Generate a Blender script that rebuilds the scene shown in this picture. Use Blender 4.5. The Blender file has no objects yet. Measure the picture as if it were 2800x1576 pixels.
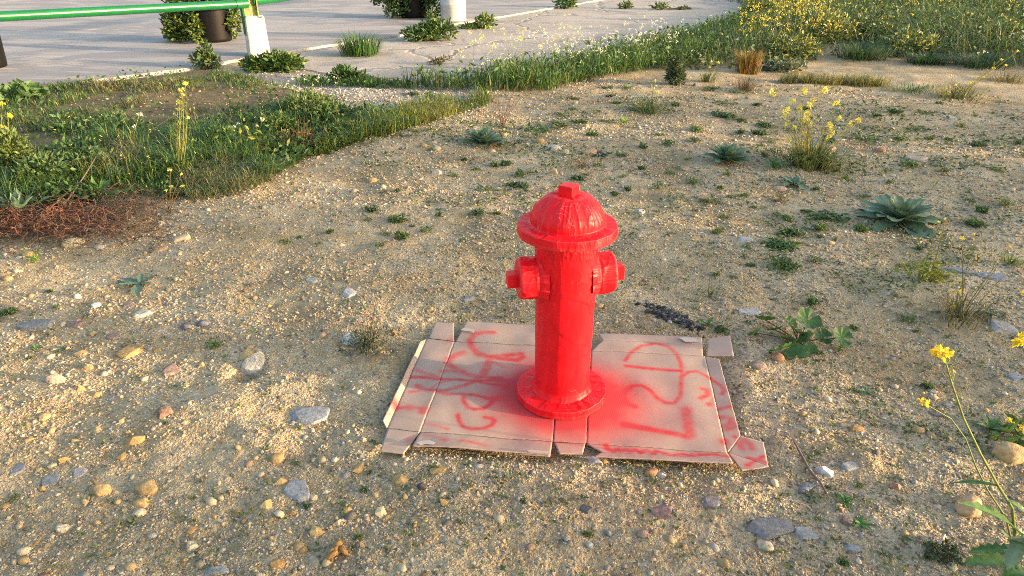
import bpy, math, random
import numpy as np
from mathutils import Vector, Matrix
random.seed(7); RNG = np.random.default_rng(11)
scene = bpy.context.scene
COL = scene.collection
R = math.radians

# ------------------------------------------------------------------ camera, sky, sun, exposure
CAM_H, PITCH, FPX = 1.5, R(26.5), 1944.0            # photo is 2800 px wide
cam_d = bpy.data.cameras.new('camera'); cam = bpy.data.objects.new('camera', cam_d); COL.objects.link(cam)
cam.location = (0, 0, CAM_H); cam.rotation_euler = (R(90) - PITCH, 0, 0)
cam_d.sensor_width = 36; cam_d.lens = 36 * FPX / 2800; cam_d.clip_start = .05; cam_d.clip_end = 2000
scene.camera = cam

SUN_AZ, SUN_EL = R(-14.2), R(7.5)                     # azimuth from +X; low evening sun from the right
world = bpy.data.worlds.new('World'); scene.world = world; world.use_nodes = True
wn = world.node_tree.nodes; wl = world.node_tree.links
sky = wn.new('ShaderNodeTexSky'); sky.sky_type = 'NISHITA'; sky.sun_disc = False
sky.sun_elevation = SUN_EL; sky.sun_rotation = R(90) - SUN_AZ; sky.air_density = 1.0; sky.dust_density = 4.0; sky.ozone_density = 1.0
wn['Background'].inputs['Strength'].default_value = 0.15
wl.new(sky.outputs[0], wn['Background'].inputs['Color'])
sun_d = bpy.data.lights.new('sun', 'SUN'); sun_d.energy = 2.7; sun_d.angle = R(0.6); sun_d.color = (1.0, .70, .42)
sun = bpy.data.objects.new('sun', sun_d); COL.objects.link(sun)
sv = Vector((math.cos(SUN_EL) * math.cos(SUN_AZ), math.cos(SUN_EL) * math.sin(SUN_AZ), math.sin(SUN_EL)))
sun.rotation_euler = (-sv).to_track_quat('-Z', 'Y').to_euler(); sun.location = sv * 30
scene.view_settings.view_transform = 'Standard'; scene.view_settings.look = 'None'
scene.view_settings.exposure = 2.3; scene.view_settings.gamma = 1
scene.render.engine = 'CYCLES'
scene.cycles.max_bounces = 6; scene.cycles.transparent_max_bounces = 6
scene.cycles.use_denoising = False; scene.cycles.filter_width = 1.0

# ------------------------------------------------------------------ measuring the place from the photograph
CP, SP = math.cos(PITCH), math.sin(PITCH)
def gp(u, v, z=0.0):                                  # photo pixel (2800 wide) to a point at height z
    a = (u - 1400) / FPX; b = -(v - 788) / FPX
    d = (a, CP + b * SP, -SP + b * CP); t = (z - CAM_H) / d[2]
    return Vector((d[0] * t, d[1] * t, z))
K = 2800 / 2576
def D(x, y, z=0.0): return gp(x * K, y * K, z)
def Z5(x, y, z=0.0): return gp(1000 + x / 2.1467, 840 + y / 2.1467, z)
def mpx(p): return K * (p[1] * CP - (p[2] - CAM_H) * SP) / FPX     # metres covered by one 2576-wide pixel at p
def poly(pts, z=0.0): return np.array([D(*p, z)[:2] for p in pts])

# ------------------------------------------------------------------ noise, polygons, relief
def vhash(i, j, s):
    n = (i * 374761393 + j * 668265263 + s * 144269504) & 0xffffffff
    n = ((n ^ (n >> 13)) * 1274126177) & 0xffffffff
    return ((n ^ (n >> 16)) & 0xffff) / 65535.0
def vn(x, y, s=0):
    x = np.asarray(x, float); y = np.asarray(y, float)
    xi = np.floor(x).astype(np.int64); yi = np.floor(y).astype(np.int64)
    fx = x - xi; fy = y - yi; fx = fx * fx * (3 - 2 * fx); fy = fy * fy * (3 - 2 * fy)
    a = vhash(xi, yi, s); b = vhash(xi + 1, yi, s); c = vhash(xi, yi + 1, s); d = vhash(xi + 1, yi + 1, s)
    return (a + (b - a) * fx) * (1 - fy) + (c + (d - c) * fx) * fy
def fbm(x, y, s=0, o=3):
    t = 0; a = .5; k = 1
    for i in range(o):
        t = t + a * vn(x * k, y * k, s + i * 7); a *= .5; k *= 2.1
    return t / (1 - .5 ** o)
def sdist(P, x, y):                                   # signed distance to a polygon, inside positive
    x = np.asarray(x, float); y = np.asarray(y, float)
    d = np.full(x.shape, 1e9); ins = np.zeros(x.shape, bool); n = len(P)
    for i in range(n):
        ax, ay = P[i]; bx, by = P[(i + 1) % n]
        ex, ey = bx - ax, by - ay; L = ex * ex + ey * ey + 1e-12
        t = np.clip(((x - ax) * ex + (y - ay) * ey) / L, 0, 1)
        d = np.minimum(d, np.hypot(x - ax - t * ex, y - ay - t * ey))
        c = (ay > y) != (by > y)
        with np.errstate(divide='ignore', invalid='ignore'):
            ins ^= c & (x < ex * (y - ay) / (ey if ey else 1e-12) + ax)
    return np.where(ins, d, -d)
def sstep(a, b, t): t = np.clip((t - a) / (b - a), 0, 1); return t * t * (3 - 2 * t)

# zones on the ground
EDGE = [(-260, 262), (0, 238), (170, 218), (330, 199), (500, 177), (620, 153), (760, 131), (850, 117), (1000, 96), (1130, 68), (1230, 52)]
edge_w = [D(*p) for p in EDGE]
dirn = (edge_w[-1] - edge_w[-4]).normalized()
SLAB = np.array([p[:2] for p in edge_w] + [(edge_w[-1] + dirn * 6)[:2], (2.6, 60), (-60, 60), (-60, -8), (-7.5, 4.5)])
APRON = np.array([p[:2] for p in (D(690, 165), D(850, 190), D(1030, 203), D(1250, 196), D(1500, 152), D(1700, 112), D(1850, 62), D(1893, 0))]
                 + [(6.5, 26), (8, 60), (2.6, 60), tuple((edge_w[-1] + dirn * 6)[:2])] + [tuple(p[:2]) for p in edge_w[:5:-1]])
GRASS = poly([(-300, 262), (0, 236), (170, 216), (330, 197), (500, 178), (600, 190), (700, 215), (800, 240), (850, 270), (900, 295), (1050, 282), (1230, 246), (1245, 256),
              (1100, 308), (900, 362), (770, 400), (670, 455), (520, 500), (330, 505), (150, 525), (0, 545), (-500, 640)])
GREYG = poly([(560, 185), (700, 165), (860, 190), (1030, 203), (1240, 222), (1235, 247), (1050, 282), (900, 295), (850, 270), (800, 240), (700, 215)])
HEAP = poly([(-400, 560), (0, 525), (150, 505), (330, 490), (430, 490), (430, 530), (280, 580), (150, 610), (0, 640), (-400, 720)])
BAND = poly([(1010, 218), (1180, 205), (1400, 168), (1560, 135), (1700, 100), (1860, 55), (1890, 0), (1990, 0), (1900, 110), (1700, 170), (1500, 200), (1380, 235), (1200, 238), (1050, 228)])
MEADOW = np.array([tuple(D(*p)[:2]) for p in ((1660, 172), (1760, 178), (1950, 172), (2130, 130), (2300, 150), (2400, 170), (2590, 175), (3000, 190))]
                  + [(14, 8), (30, 12), (30, 60), (7, 60), (5, 24)] + [tuple(D(1880, 20)[:2])])
Q5 = [(84, 848), (100, 668), (322, 195), (410, 85), (590, 83), (1010, 100), (1365, 150), (1975, 175), (2138, 168), (2165, 285), (2080, 310), (2205, 750), (2335, 790), (2365, 935), (2208, 962), (2150, 918), (1345, 870), (1130, 862), (1085, 875), (272, 818)]
CARD = np.array([Z5(*p, .012)[:2] for p in Q5])

def hgt(x, y):
    x = np.asarray(x, float); y = np.asarray(y, float)
    h = (fbm(x * 1.3, y * 1.3, 3, 2) - .5) * .05 + (fbm(x * 6, y * 6, 21, 2) - .5) * .022 + (fbm(x * 26, y * 26, 43, 2) - .5) * .010
    r = np.hypot(x, y)
    h = h + np.where(r < 9, (vn(x * 95, y * 95, 77) - .5) * .0045 + (vn(x * 170, y * 170, 79) - .5) * .002, 0)
    for mx, my, mr, mh in MOUNDS: h = h + mh * np.exp(-((x - mx) ** 2 + (y - my) ** 2) / mr ** 2)
    c = sdist(CARD, x, y)
    h = h * (1 - .92 * sstep(-.10, .03, c)) - .012 * sstep(-.05, .03, c)
    s = np.maximum(sdist(SLAB, x, y), sdist(APRON, x, y))
    h = h * (1 - .8 * sstep(-.5, .2, s)) - .03 * sstep(-.02, .2, s)
    g = sdist(GRASS, x, y)
    h = h + .02 * sstep(0, .4, g)
    return h
_m = lambda x, y, r, h: (D(x, y)[0], D(x, y)[1], r, h)
MOUNDS = [_m(560, 1030, .10, .030), _m(430, 1050, .12, .024), _m(640, 1075, .13, .026), _m(330, 1010, .11, .018), _m(616, 938, .045, -.05), _m(560, 560, .3, .03), _m(700, 600, .3, .025),
          _m(2180, 1170, .06, .02), _m(2400, 760, .2, .03), _m(2250, 750, .16, .025), _m(130, 1000, .12, .02)]
def hz(x, y): return float(hgt(np.array([x]), np.array([y]))[0])
def on(x, y):                                         # a spot on the ground seen at photo position (2576 wide)
    p = D(x, y)
    for _ in range(3): p = D(x, y, hz(p[0], p[1]))
    return p

# ------------------------------------------------------------------ object helpers
def tag(o, label=None, cat=None, group=None, kind=None):
    if label: o['label'] = label
    if cat: o['category'] = cat
    if group: o['group'] = group
    if kind: o['kind'] = kind
    return o
def link(name, me, parent=None, loc=None):
    o = bpy.data.objects.new(name, me); COL.objects.link(o)
    if parent: o.parent = parent
    if loc is not None: o.location = loc
    return o
def empty(name, loc, rz=0):
    o = bpy.data.objects.new(name, None); COL.objects.link(o); o.location = loc; o.rotation_euler = (0, 0, rz); o.empty_display_size = .05
    return o
def mesh(name, V, F, mat, cols=None, smooth=True, attr=None):
    """V (n,3); F list of arrays of equal-length faces"""
    V = np.asarray(V, np.float32).reshape(-1, 3)
    if isinstance(F, np.ndarray): F = [F]
    F = [np.asarray(f, np.int32) for f in F if len(f)]
    loops = np.concatenate([f.ravel() for f in F]); cnt = np.concatenate([np.full(len(f), f.shape[1], np.int32) for f in F])
    me = bpy.data.meshes.new(name); me.vertices.add(len(V)); me.vertices.foreach_set('co', V.ravel())
    me.loops.add(len(loops)); me.loops.foreach_set('vertex_index', loops)
    me.polygons.add(len(cnt)); me.polygons.foreach_set('loop_start', (np.cumsum(cnt) - cnt).astype(np.int32))
    me.polygons.foreach_set('use_smooth', np.full(len(cnt), bool(smooth)))
    if cols is not None:
        c = np.ones((len(V), 4), np.float32); c[:, :3] = cols
        me.attributes.new('col', 'FLOAT_COLOR', 'POINT').data.foreach_set('color', c.ravel())
    for k, v in (attr or {}).items():
        me.attributes.new(k, 'FLOAT', 'POINT').data.foreach_set('value', np.asarray(v, np.float32))
    me.update(calc_edges=True); me.validate()
    me.materials.append(mat)
    return me
def lathe(name, prof, mat, n=64, fn=None, closed=False):
    prof = np.array(prof, float); m = len(prof)
    th = np.linspace(0, 2 * np.pi, n, endpoint=False)
    T, I = np.meshgrid(th, np.arange(m)); r = prof[I, 0]; z = prof[I, 1]
    if fn is not None: r, z = fn(T, r, z, I / (m - 1))
    V = np.stack([r * np.cos(T), r * np.sin(T), z], -1).reshape(-1, 3)
    i, j = np.meshgrid(np.arange(m - 1), np.arange(n), indexing='ij'); j2 = (j + 1) % n
    F = np.stack([i * n + j, i * n + j2, (i + 1) * n + j2, (i + 1) * n + j], -1).reshape(-1, 4)
    return mesh(name, V, F, mat)
class MB:
    def __init__(s): s.V = []; s.F = {}; s.C = []; s.n = 0
    def add(s, V, F, c=None):
        V = np.asarray(V, float).reshape(-1, 3); F = np.asarray(F, int)
        s.V.append(V); s.F.setdefault(F.shape[1], []).append(F + s.n); s.n += len(V)
        cc = np.ones((len(V), 3)); 
        if c is not None: cc[:] = c
        s.C.append(cc)
    def tube(s, pts, rad, n=6, c=None):
        P = np.array([tuple(p) for p in pts], float); rad = np.broadcast_to(np.asarray(rad, float), (len(P),))
        t = np.gradient(P, axis=0); t /= np.linalg.norm(t, axis=1)[:, None] + 1e-9
        ref = np.array([0, 0, 1.]) if abs(t[0][2]) < .8 else np.array([1., 0, 0])
        a = np.cross(t, ref); a /= np.linalg.norm(a, axis=1)[:, None] + 1e-9; b = np.cross(t, a)
        th = np.linspace(0, 2 * np.pi, n, endpoint=False)
        V = P[:, None] + rad[:, None, None] * (a[:, None] * np.cos(th)[None, :, None] + b[:, None] * np.sin(th)[None, :, None])
        m = len(P); i, j = np.meshgrid(np.arange(m - 1), np.arange(n), indexing='ij'); j2 = (j + 1) % n
        s.add(V, np.stack([i * n + j, i * n + j2, (i + 1) * n + j2, (i + 1) * n + j], -1).reshape(-1, 4), c)
    def blades(s, B, hgt_, wid, az, lean, cols):          # grass blades, 3 triangles each
        B = np.asarray(B, float); N = len(B); ca, sa = np.cos(az), np.sin(az)
        side = np.stack([-sa, ca, np.zeros(N)], -1) * (wid / 2)[:, None]; out = np.stack([ca, sa, np.zeros(N)], -1)
        up = np.array([0, 0, 1.])
        mid = B + out * (lean * hgt_ * .35)[:, None] + up * (hgt_ * .6)[:, None]
        tip = B + out * (lean * hgt_)[:, None] + up * (hgt_ * np.clip(1 - .35 * lean, .25, 1))[:, None]
        V = np.stack([B - side, B + side, mid - side * .8, mid + side * .8, tip], 1)
        k = np.arange(N)[:, None] * 5
        F = np.concatenate([k + [0, 1, 3], k + [0, 3, 2], k + [2, 3, 4]])
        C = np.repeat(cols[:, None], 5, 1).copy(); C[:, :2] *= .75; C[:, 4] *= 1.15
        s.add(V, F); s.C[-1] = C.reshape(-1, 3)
    def leaves(s, P, d, size, cols, ratio=.45, fold=.25):  # small folded leaves, 4 triangles... rhombus of two bent halves
        P = np.asarray(P, float); N = len(P); d = d / (np.linalg.norm(d, axis=1)[:, None] + 1e-9)
        rnd = RNG.normal(size=(N, 3)); a = np.cross(d, rnd); a /= np.linalg.norm(a, axis=1)[:, None] + 1e-9; nn = np.cross(d, a)
        L = size[:, None]
        V = np.stack([P, P + d * L * .45 + a * L * ratio * .5 + nn * L * fold * .3, P + d * L, P + d * L * .45 - a * L * ratio * .5 + nn * L * fold * .3], 1)
        k = np.arange(N)[:, None] * 4; F = np.concatenate([k + [0, 1, 2], k + [0, 2, 3]])
        s.add(V, F); s.C[-1] = np.repeat(cols[:, None], 4, 1).reshape(-1, 3)
    def me(s, name, mat, smooth=True):
        return mesh(name, np.concatenate(s.V), [np.concatenate(f) for f in s.F.values()], mat, np.concatenate(s.C), smooth)

# ------------------------------------------------------------------ materials
def newmat(name):
    m = bpy.data.materials.new(name); m.use_nodes = True; nt = m.node_tree
    return m, nt.nodes, nt.links, nt.nodes['Principled BSDF']
def N(nodes, t, **kw):
    n = nodes.new(t)
    for k, v in kw.items():
        if k in n.inputs: n.inputs[k].default_value = v
        else: setattr(n, k, v)
    return n
def ramp(nodes, stops, interp='LINEAR'):
    r = nodes.new('ShaderNodeValToRGB'); r.color_ramp.interpolation = interp; e = r.color_ramp.elements
    while len(e) < len(stops): e.new(.5)
    for i, (p, c) in enumerate(stops): e[i].position = p; e[i].color = (*c, 1) if len(c) == 3 else c
    return r
def mixc(nodes, links, fac, a, b, mode='MIX'):
    m = nodes.new('ShaderNodeMix'); m.data_type = 'RGBA'; m.blend_type = mode
    for s, v in ((m.inputs[0], fac), (m.inputs[6], a), (m.inputs[7], b)):
        if hasattr(v, 'is_output'): links.new(v, s)
        elif isinstance(v, (int, float)): s.default_value = v
        else: s.default_value = (*v, 1)
    return m.outputs[2]
def objco(nodes, links, scale=(1, 1, 1)):
    t = nodes.new('ShaderNodeTexCoord'); mp = nodes.new('ShaderNodeMapping'); mp.inputs['Scale'].default_value = scale
    links.new(t.outputs['Object'], mp.inputs[0]); return mp.outputs[0]
def posco(nodes): return nodes.new('ShaderNodeNewGeometry').outputs['Position']

def foliage_mat(name, base=(1, 1, 1), rough=.55, trans=.3, attr=True, var=.25, scale=30):
    m, n, l, b = newmat(name)
    tex = N(n, 'ShaderNodeTexNoise', Scale=scale, Detail=3); l.new(posco(n), tex.inputs['Vector'])
    oi = n.new('ShaderNodeObjectInfo')
    r = ramp(n, [(.3, (1 - var,) * 3), (.7, (1 + var,) * 3)]); l.new(tex.outputs[0], r.inputs[0])
    r2 = ramp(n, [(0, (.82, .86, .9)), (1, (1.18, 1.1, 1.0))]); l.new(oi.outputs['Random'], r2.inputs[0])
    c = mixc(n, l, 1, r.outputs[0], r2.outputs[0], 'MULTIPLY')
    c = mixc(n, l, 1, c, base, 'MULTIPLY')
    if attr:
        a = n.new('ShaderNodeAttribute'); a.attribute_name = 'col'; c = mixc(n, l, 1, c, a.outputs['Color'], 'MULTIPLY')
    l.new(c, b.inputs['Base Color']); b.inputs['Roughness'].default_value = rough; b.inputs['Specular IOR Level'].default_value = .35
    t = n.new('ShaderNodeBsdfTranslucent'); l.new(mixc(n, l, 1, c, (1.25, 1.2, .6), 'MULTIPLY'), t.inputs[0])
    mx = n.new('ShaderNodeMixShader'); mx.inputs[0].default_value = trans
    l.new(b.outputs[0], mx.inputs[1]); l.new(t.outputs[0], mx.inputs[2]); l.new(mx.outputs[0], n['Material Output'].inputs[0])
    return m
def col_mat(name, rough=.85, bump=.3, bscale=150, speck=.25, spec=.3):
    """colour from the mesh, with grain and fine relief"""
    m, n, l, b = newmat(name)
    a = n.new('ShaderNodeAttribute'); a.attribute_name = 'col'
    tx = N(n, 'ShaderNodeTexNoise', Scale=bscale, Detail=5, Roughness=.65); l.new(posco(n), tx.inputs['Vector'])
    r = ramp(n, [(.3, (1 - speck,) * 3), (.7, (1 + speck,) * 3)]); l.new(tx.outputs[0], r.inputs[0])
    l.new(mixc(n, l, 1, a.outputs['Color'], r.outputs[0], 'MULTIPLY'), b.inputs['Base Color'])
    bp = N(n, 'ShaderNodeBump', Strength=bump, Distance=.004); l.new(tx.outputs[0], bp.inputs['Height']); l.new(bp.outputs[0], b.inputs['Normal'])
    b.inputs['Roughness'].default_value = rough; b.inputs['Specular IOR Level'].default_value = spec
    return m

def ground_mat():
    m, n, l, b = newmat('sandy_gravel'); pos = posco(n)
    wob = N(n, 'ShaderNodeTexNoise', Scale=40, Detail=2); l.new(pos, wob.inputs['Vector'])
    pv = N(n, 'ShaderNodeMix', data_type='VECTOR'); 
    vm = N(n, 'ShaderNodeVectorMath', operation='MULTIPLY_ADD'); vm.inputs[1].default_value = (.012,) * 3
    l.new(wob.outputs['Color'], vm.inputs[0]); l.new(pos, vm.inputs[2]); P = vm.outputs[0]
    n.remove(pv)
    v1 = N(n, 'ShaderNodeTexVoronoi', Scale=190); l.new(P, v1.inputs['Vector'])
    v2 = N(n, 'ShaderNodeTexVoronoi', Scale=78); l.new(P, v2.inputs['Vector'])
    pal = [(0, (.31, .225, .115)), (.22, (.40, .30, .165)), (.40, (.25, .175, .085)), (.55, (.46, .38, .25)), (.68, (.30, .27, .21)), (.76, (.17, .16, .145)), (.83, (.09, .085, .08)), (.88, (.56, .51, .40)), (.95, (.36, .22, .09))]
    def pick(v):
        s = n.new('ShaderNodeSeparateColor'); l.new(v.outputs['Color'], s.inputs[0]); r = ramp(n, pal, 'CONSTANT'); l.new(s.outputs[0], r.inputs[0]); return r.outputs[0], s.outputs[1]
    c1, _ = pick(v1); c2, k2 = pick(v2)
    big = N(n, 'ShaderNodeTexNoise', Scale=3.0, Detail=4, Roughness=.6); l.new(pos, big.inputs['Vector'])
    th = N(n, 'ShaderNodeMath', operation='GREATER_THAN'); l.new(k2, th.inputs[0]); th.inputs[1].default_value = .72
    c = mixc(n, l, th.outputs[0], c1, c2)
    fine = N(n, 'ShaderNodeTexNoise', Scale=420, Detail=3); l.new(pos, fine.inputs['Vector'])
    rf = ramp(n, [(.3, (.65,) * 3), (.7, (1.35,) * 3)]); l.new(fine.outputs[0], rf.inputs[0]); 
    # sand between the grains
    sn = N(n, 'ShaderNodeTexNoise', Scale=14, Detail=5, Roughness=.7); l.new(pos, sn.inputs['Vector'])
    rs = ramp(n, [(.38, (.15,) * 3), (.58, (.85,) * 3)]); l.new(sn.outputs[0], rs.inputs[0])
    rb = ramp(n, [(.35, (.34, .265, .155)), (.5, (.41, .338, .217)), (.66, (.45, .39, .28))]); l.new(big.outputs[0], rb.inputs[0])
    c = mixc(n, l, rs.outputs[0], c, rb.outputs[0]); c = mixc(n, l, 1, c, rf.outputs[0], 'MULTIPLY')
    # damp and trodden patches
    dm = N(n, 'ShaderNodeTexNoise', Scale=1.5, Detail=7, Roughness=.68, Distortion=.5); l.new(pos, dm.inputs['Vector'])
    rdm = ramp(n, [(.36, (.74, .71, .66)), (.50, (.96, .95, .93)), (.64, (1.12, 1.10, 1.08))]); l.new(dm.outputs[0], rdm.inputs[0]); c = mixc(n, l, 1, c, rdm.outputs[0], 'MULTIPLY')
    # faint moss
    ms = N(n, 'ShaderNodeTexNoise', Scale=7, Detail=6, Roughness=.75); l.new(pos, ms.inputs['Vector'])
    rm = ramp(n, [(.56, (0,) * 3), (.70, (.42,) * 3)]); l.new(ms.outputs[0], rm.inputs[0])
    c = mixc(n, l, rm.outputs[0], c, (.13, .145, .05))
    def A(k): a = n.new('ShaderNodeAttribute'); a.attribute_name = k; return a.outputs['Fac']
    # grey road stone
    g = mixc(n, l, .62, c, (.34, .325, .31)); c = mixc(n, l, A('grey'), c, g)
    # dark humus below the grass
    sr = ramp(n, [(.3, (.10, .075, .045)), (.7, (.19, .16, .085))]); l.new(sn.outputs[0], sr.inputs[0]); c = mixc(n, l, A('soil'), c, sr.outputs[0])
    l.new(c, b.inputs['Base Color']); b.inputs['Roughness'].default_value = .95; b.inputs['Specular IOR Level'].default_value = .15
    h1 = N(n, 'ShaderNodeBump', Strength=.65, Distance=.0035, invert=True); l.new(v1.outputs['Distance'], h1.inputs['Height'])
    h2 = N(n, 'ShaderNodeBump', Strength=.6, Distance=.006, invert=True); l.new(v2.outputs['Distance'], h2.inputs['Height']); l.new(h1.outputs[0], h2.inputs['Normal'])
    l.new(h2.outputs[0], b.inputs['Normal'])
    return m
def concrete_mat(name, pal, stain, crack=0, sx=(.42, 1.3, 1), rough=.8, bump=.5, patch=(.56, .60)):
    m, n, l, b = newmat(name); pos = posco(n)
    mp = n.new('ShaderNodeMapping'); mp.inputs['Scale'].default_value = sx; mp.inputs['Rotation'].default_value = (0, 0, R(-12)); l.new(pos, mp.inputs[0])
    t = N(n, 'ShaderNodeTexNoise', Scale=1.3, Detail=4, Roughness=.5, Distortion=1.0); l.new(mp.outputs[0], t.inputs['Vector'])
    r = ramp(n, pal); l.new(t.outputs[0], r.inputs[0])
    f = N(n, 'ShaderNodeTexNoise', Scale=55, Detail=6, Roughness=.75); l.new(pos, f.inputs['Vector'])
    rf = ramp(n, [(.3, (1 - stain,) * 3), (.7, (1 + stain,) * 3)]); l.new(f.outputs[0], rf.inputs[0])
    c = mixc(n, l, 1, r.outputs[0], rf.outputs[0], 'MULTIPLY')
    d = N(n, 'ShaderNodeTexNoise', Scale=.9, Detail=5, Roughness=.65, Distortion=1.2); l.new(mp.outputs[0], d.inputs['Vector'])
    rd = ramp(n, [(patch[0], (0,) * 3), (patch[1], (.7,) * 3)]); l.new(d.outputs[0], rd.inputs[0]); c = mixc(n, l, rd.outputs[0], c, (.21, .205, .215))
    bp = N(n, 'ShaderNodeBump', Strength=bump, Distance=.01); l.new(f.outputs[0], bp.inputs['Height'])
    if crack:
        w = N(n, 'ShaderNodeTexNoise', Scale=2.5, Detail=5); l.new(pos, w.inputs['Vector'])
        vm = N(n, 'ShaderNodeVectorMath', operation='MULTIPLY_ADD'); vm.inputs[1].default_value = (.5, .5, 0); l.new(w.outputs['Color'], vm.inputs[0]); l.new(pos, vm.inputs[2])
        v = N(n, 'ShaderNodeTexVoronoi', feature='DISTANCE_TO_EDGE', Scale=crack); l.new(vm.outputs[0], v.inputs['Vector'])
        rc = ramp(n, [(.002, (.6,) * 3), (.007, (0,) * 3)]); l.new(v.outputs['Distance'], rc.inputs[0]); c = mixc(n, l, rc.outputs[0], c, (.07, .062, .05))
        rh = ramp(n, [(.006, (0,) * 3), (.016, (1,) * 3)]); l.new(v.outputs['Distance'], rh.inputs[0])
        b2 = N(n, 'ShaderNodeBump', Strength=1, Distance=.012); l.new(rh.outputs[0], b2.inputs['Height']); l.new(bp.outputs[0], b2.inputs['Normal']); bp = b2
    l.new(bp.outputs[0], b.inputs['Normal']); l.new(c, b.inputs['Base Color']); b.inputs['Roughness'].default_value = rough
    return m
def red_mat(name='red_tape_wrap', crease=.30, edge=.5):
    m, n, l, b = newmat(name); co = objco(n, l)
    t = N(n, 'ShaderNodeTexNoise', Scale=22, Detail=4, Roughness=.6, Distortion=.4); l.new(objco(n, l, (1, 1, .45)), t.inputs['Vector'])
    r = ramp(n, [(.3, (.68, .006, .012)), (.55, (.80, .008, .015)), (.75, (.86, .014, .022))]); l.new(t.outputs[0], r.inputs[0])
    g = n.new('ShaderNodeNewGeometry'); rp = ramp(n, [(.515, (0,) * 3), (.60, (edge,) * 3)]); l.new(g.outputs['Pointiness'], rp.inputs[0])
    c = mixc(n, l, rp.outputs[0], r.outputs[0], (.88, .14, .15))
    # sharp creases in the tape, pale along the fold
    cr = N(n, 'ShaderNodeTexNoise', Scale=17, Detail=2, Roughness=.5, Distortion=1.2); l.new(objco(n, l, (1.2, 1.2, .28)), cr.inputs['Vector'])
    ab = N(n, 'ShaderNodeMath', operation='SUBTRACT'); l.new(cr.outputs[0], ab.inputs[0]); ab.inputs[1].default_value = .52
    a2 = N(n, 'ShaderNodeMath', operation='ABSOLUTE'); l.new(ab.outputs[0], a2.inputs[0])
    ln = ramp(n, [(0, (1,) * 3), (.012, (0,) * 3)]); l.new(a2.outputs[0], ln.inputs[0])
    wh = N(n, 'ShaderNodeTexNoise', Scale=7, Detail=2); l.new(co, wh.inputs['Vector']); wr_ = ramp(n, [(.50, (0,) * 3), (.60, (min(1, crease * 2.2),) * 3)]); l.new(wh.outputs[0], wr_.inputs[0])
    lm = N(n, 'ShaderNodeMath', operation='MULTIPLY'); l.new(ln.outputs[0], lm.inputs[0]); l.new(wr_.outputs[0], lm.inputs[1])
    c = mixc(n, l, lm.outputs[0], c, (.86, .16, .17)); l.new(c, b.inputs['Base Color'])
    fd = ramp(n, [(0, (1,) * 3), (.10, (0,) * 3)]); l.new(a2.outputs[0], fd.inputs[0])
    b0 = N(n, 'ShaderNodeBump', Strength=crease, Distance=.0035); l.new(fd.outputs[0], b0.inputs['Height'])
    w = N(n, 'ShaderNodeTexNoise', Scale=70, Detail=3, Distortion=1.5); l.new(objco(n, l, (1, 1, .3)), w.inputs['Vector'])
    bp = N(n, 'ShaderNodeBump', Strength=.12, Distance=.003); l.new(w.outputs[0], bp.inputs['Height']); l.new(b0.outputs[0], bp.inputs['Normal']); l.new(bp.outputs[0], b.inputs['Normal'])
    rr = ramp(n, [(.3, (.36,) * 3), (.7, (.52,) * 3)]); l.new(t.outputs[0], rr.inputs[0]); l.new(rr.outputs[0], b.inputs['Roughness'])
    b.inputs['Specular IOR Level'].default_value = .22
    return m
def card_mat():
    m, n, l, b = newmat('corrugated_cardboard'); pos = posco(n)
    t = N(n, 'ShaderNodeTexNoise', Scale=9, Detail=6, Roughness=.6); l.new(pos, t.inputs['Vector'])
    r = ramp(n, [(.3, (.32, .25, .203)), (.7, (.395, .31, .258))]); l.new(t.outputs[0], r.inputs[0])
    f = N(n, 'ShaderNodeTexNoise', Scale=500, Detail=2); l.new(pos, f.inputs['Vector'])
    rf = ramp(n, [(.3, (.9,) * 3), (.7, (1.1,) * 3)]); l.new(f.outputs[0], rf.inputs[0]); c = mixc(n, l, 1, r.outputs[0], rf.outputs[0], 'MULTIPLY')
    a = n.new('ShaderNodeAttribute'); a.attribute_name = 'paint'
    # spray catches on the ribs
    sx = n.new('ShaderNodeSeparateXYZ'); l.new(pos, sx.inputs[0])
    k = N(n, 'ShaderNodeMath', operation='MULTIPLY_ADD'); l.new(sx.outputs[1], k.inputs[0]); k.inputs[1].default_value = .05; l.new(sx.outputs[0], k.inputs[2])
    k2 = N(n, 'ShaderNodeMath', operation='MULTIPLY'); l.new(k.outputs[0], k2.inputs[0]); k2.inputs[1].default_value = 2 * math.pi / .0068
    si = N(n, 'ShaderNodeMath', operation='SINE'); l.new(k2.outputs[0], si.inputs[0])
    dp = N(n, 'ShaderNodeMath', operation='MULTIPLY_ADD'); l.new(si.outputs[0], dp.inputs[0]); dp.inputs[1].default_value = .035; dp.inputs[2].default_value = .9
    pf = N(n, 'ShaderNodeMath', operation='MULTIPLY'); l.new(dp.outputs[0], pf.inputs[0]); l.new(a.outputs['Fac'], pf.inputs[1]); pf.use_clamp = True
    c = mixc(n, l, pf.outputs[0], c, (.50, .024, .034))
    l.new(c, b.inputs['Base Color']); b.inputs['Roughness'].default_value = .8; b.inputs['Specular IOR Level'].default_value = .25
    pass
    return m
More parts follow.
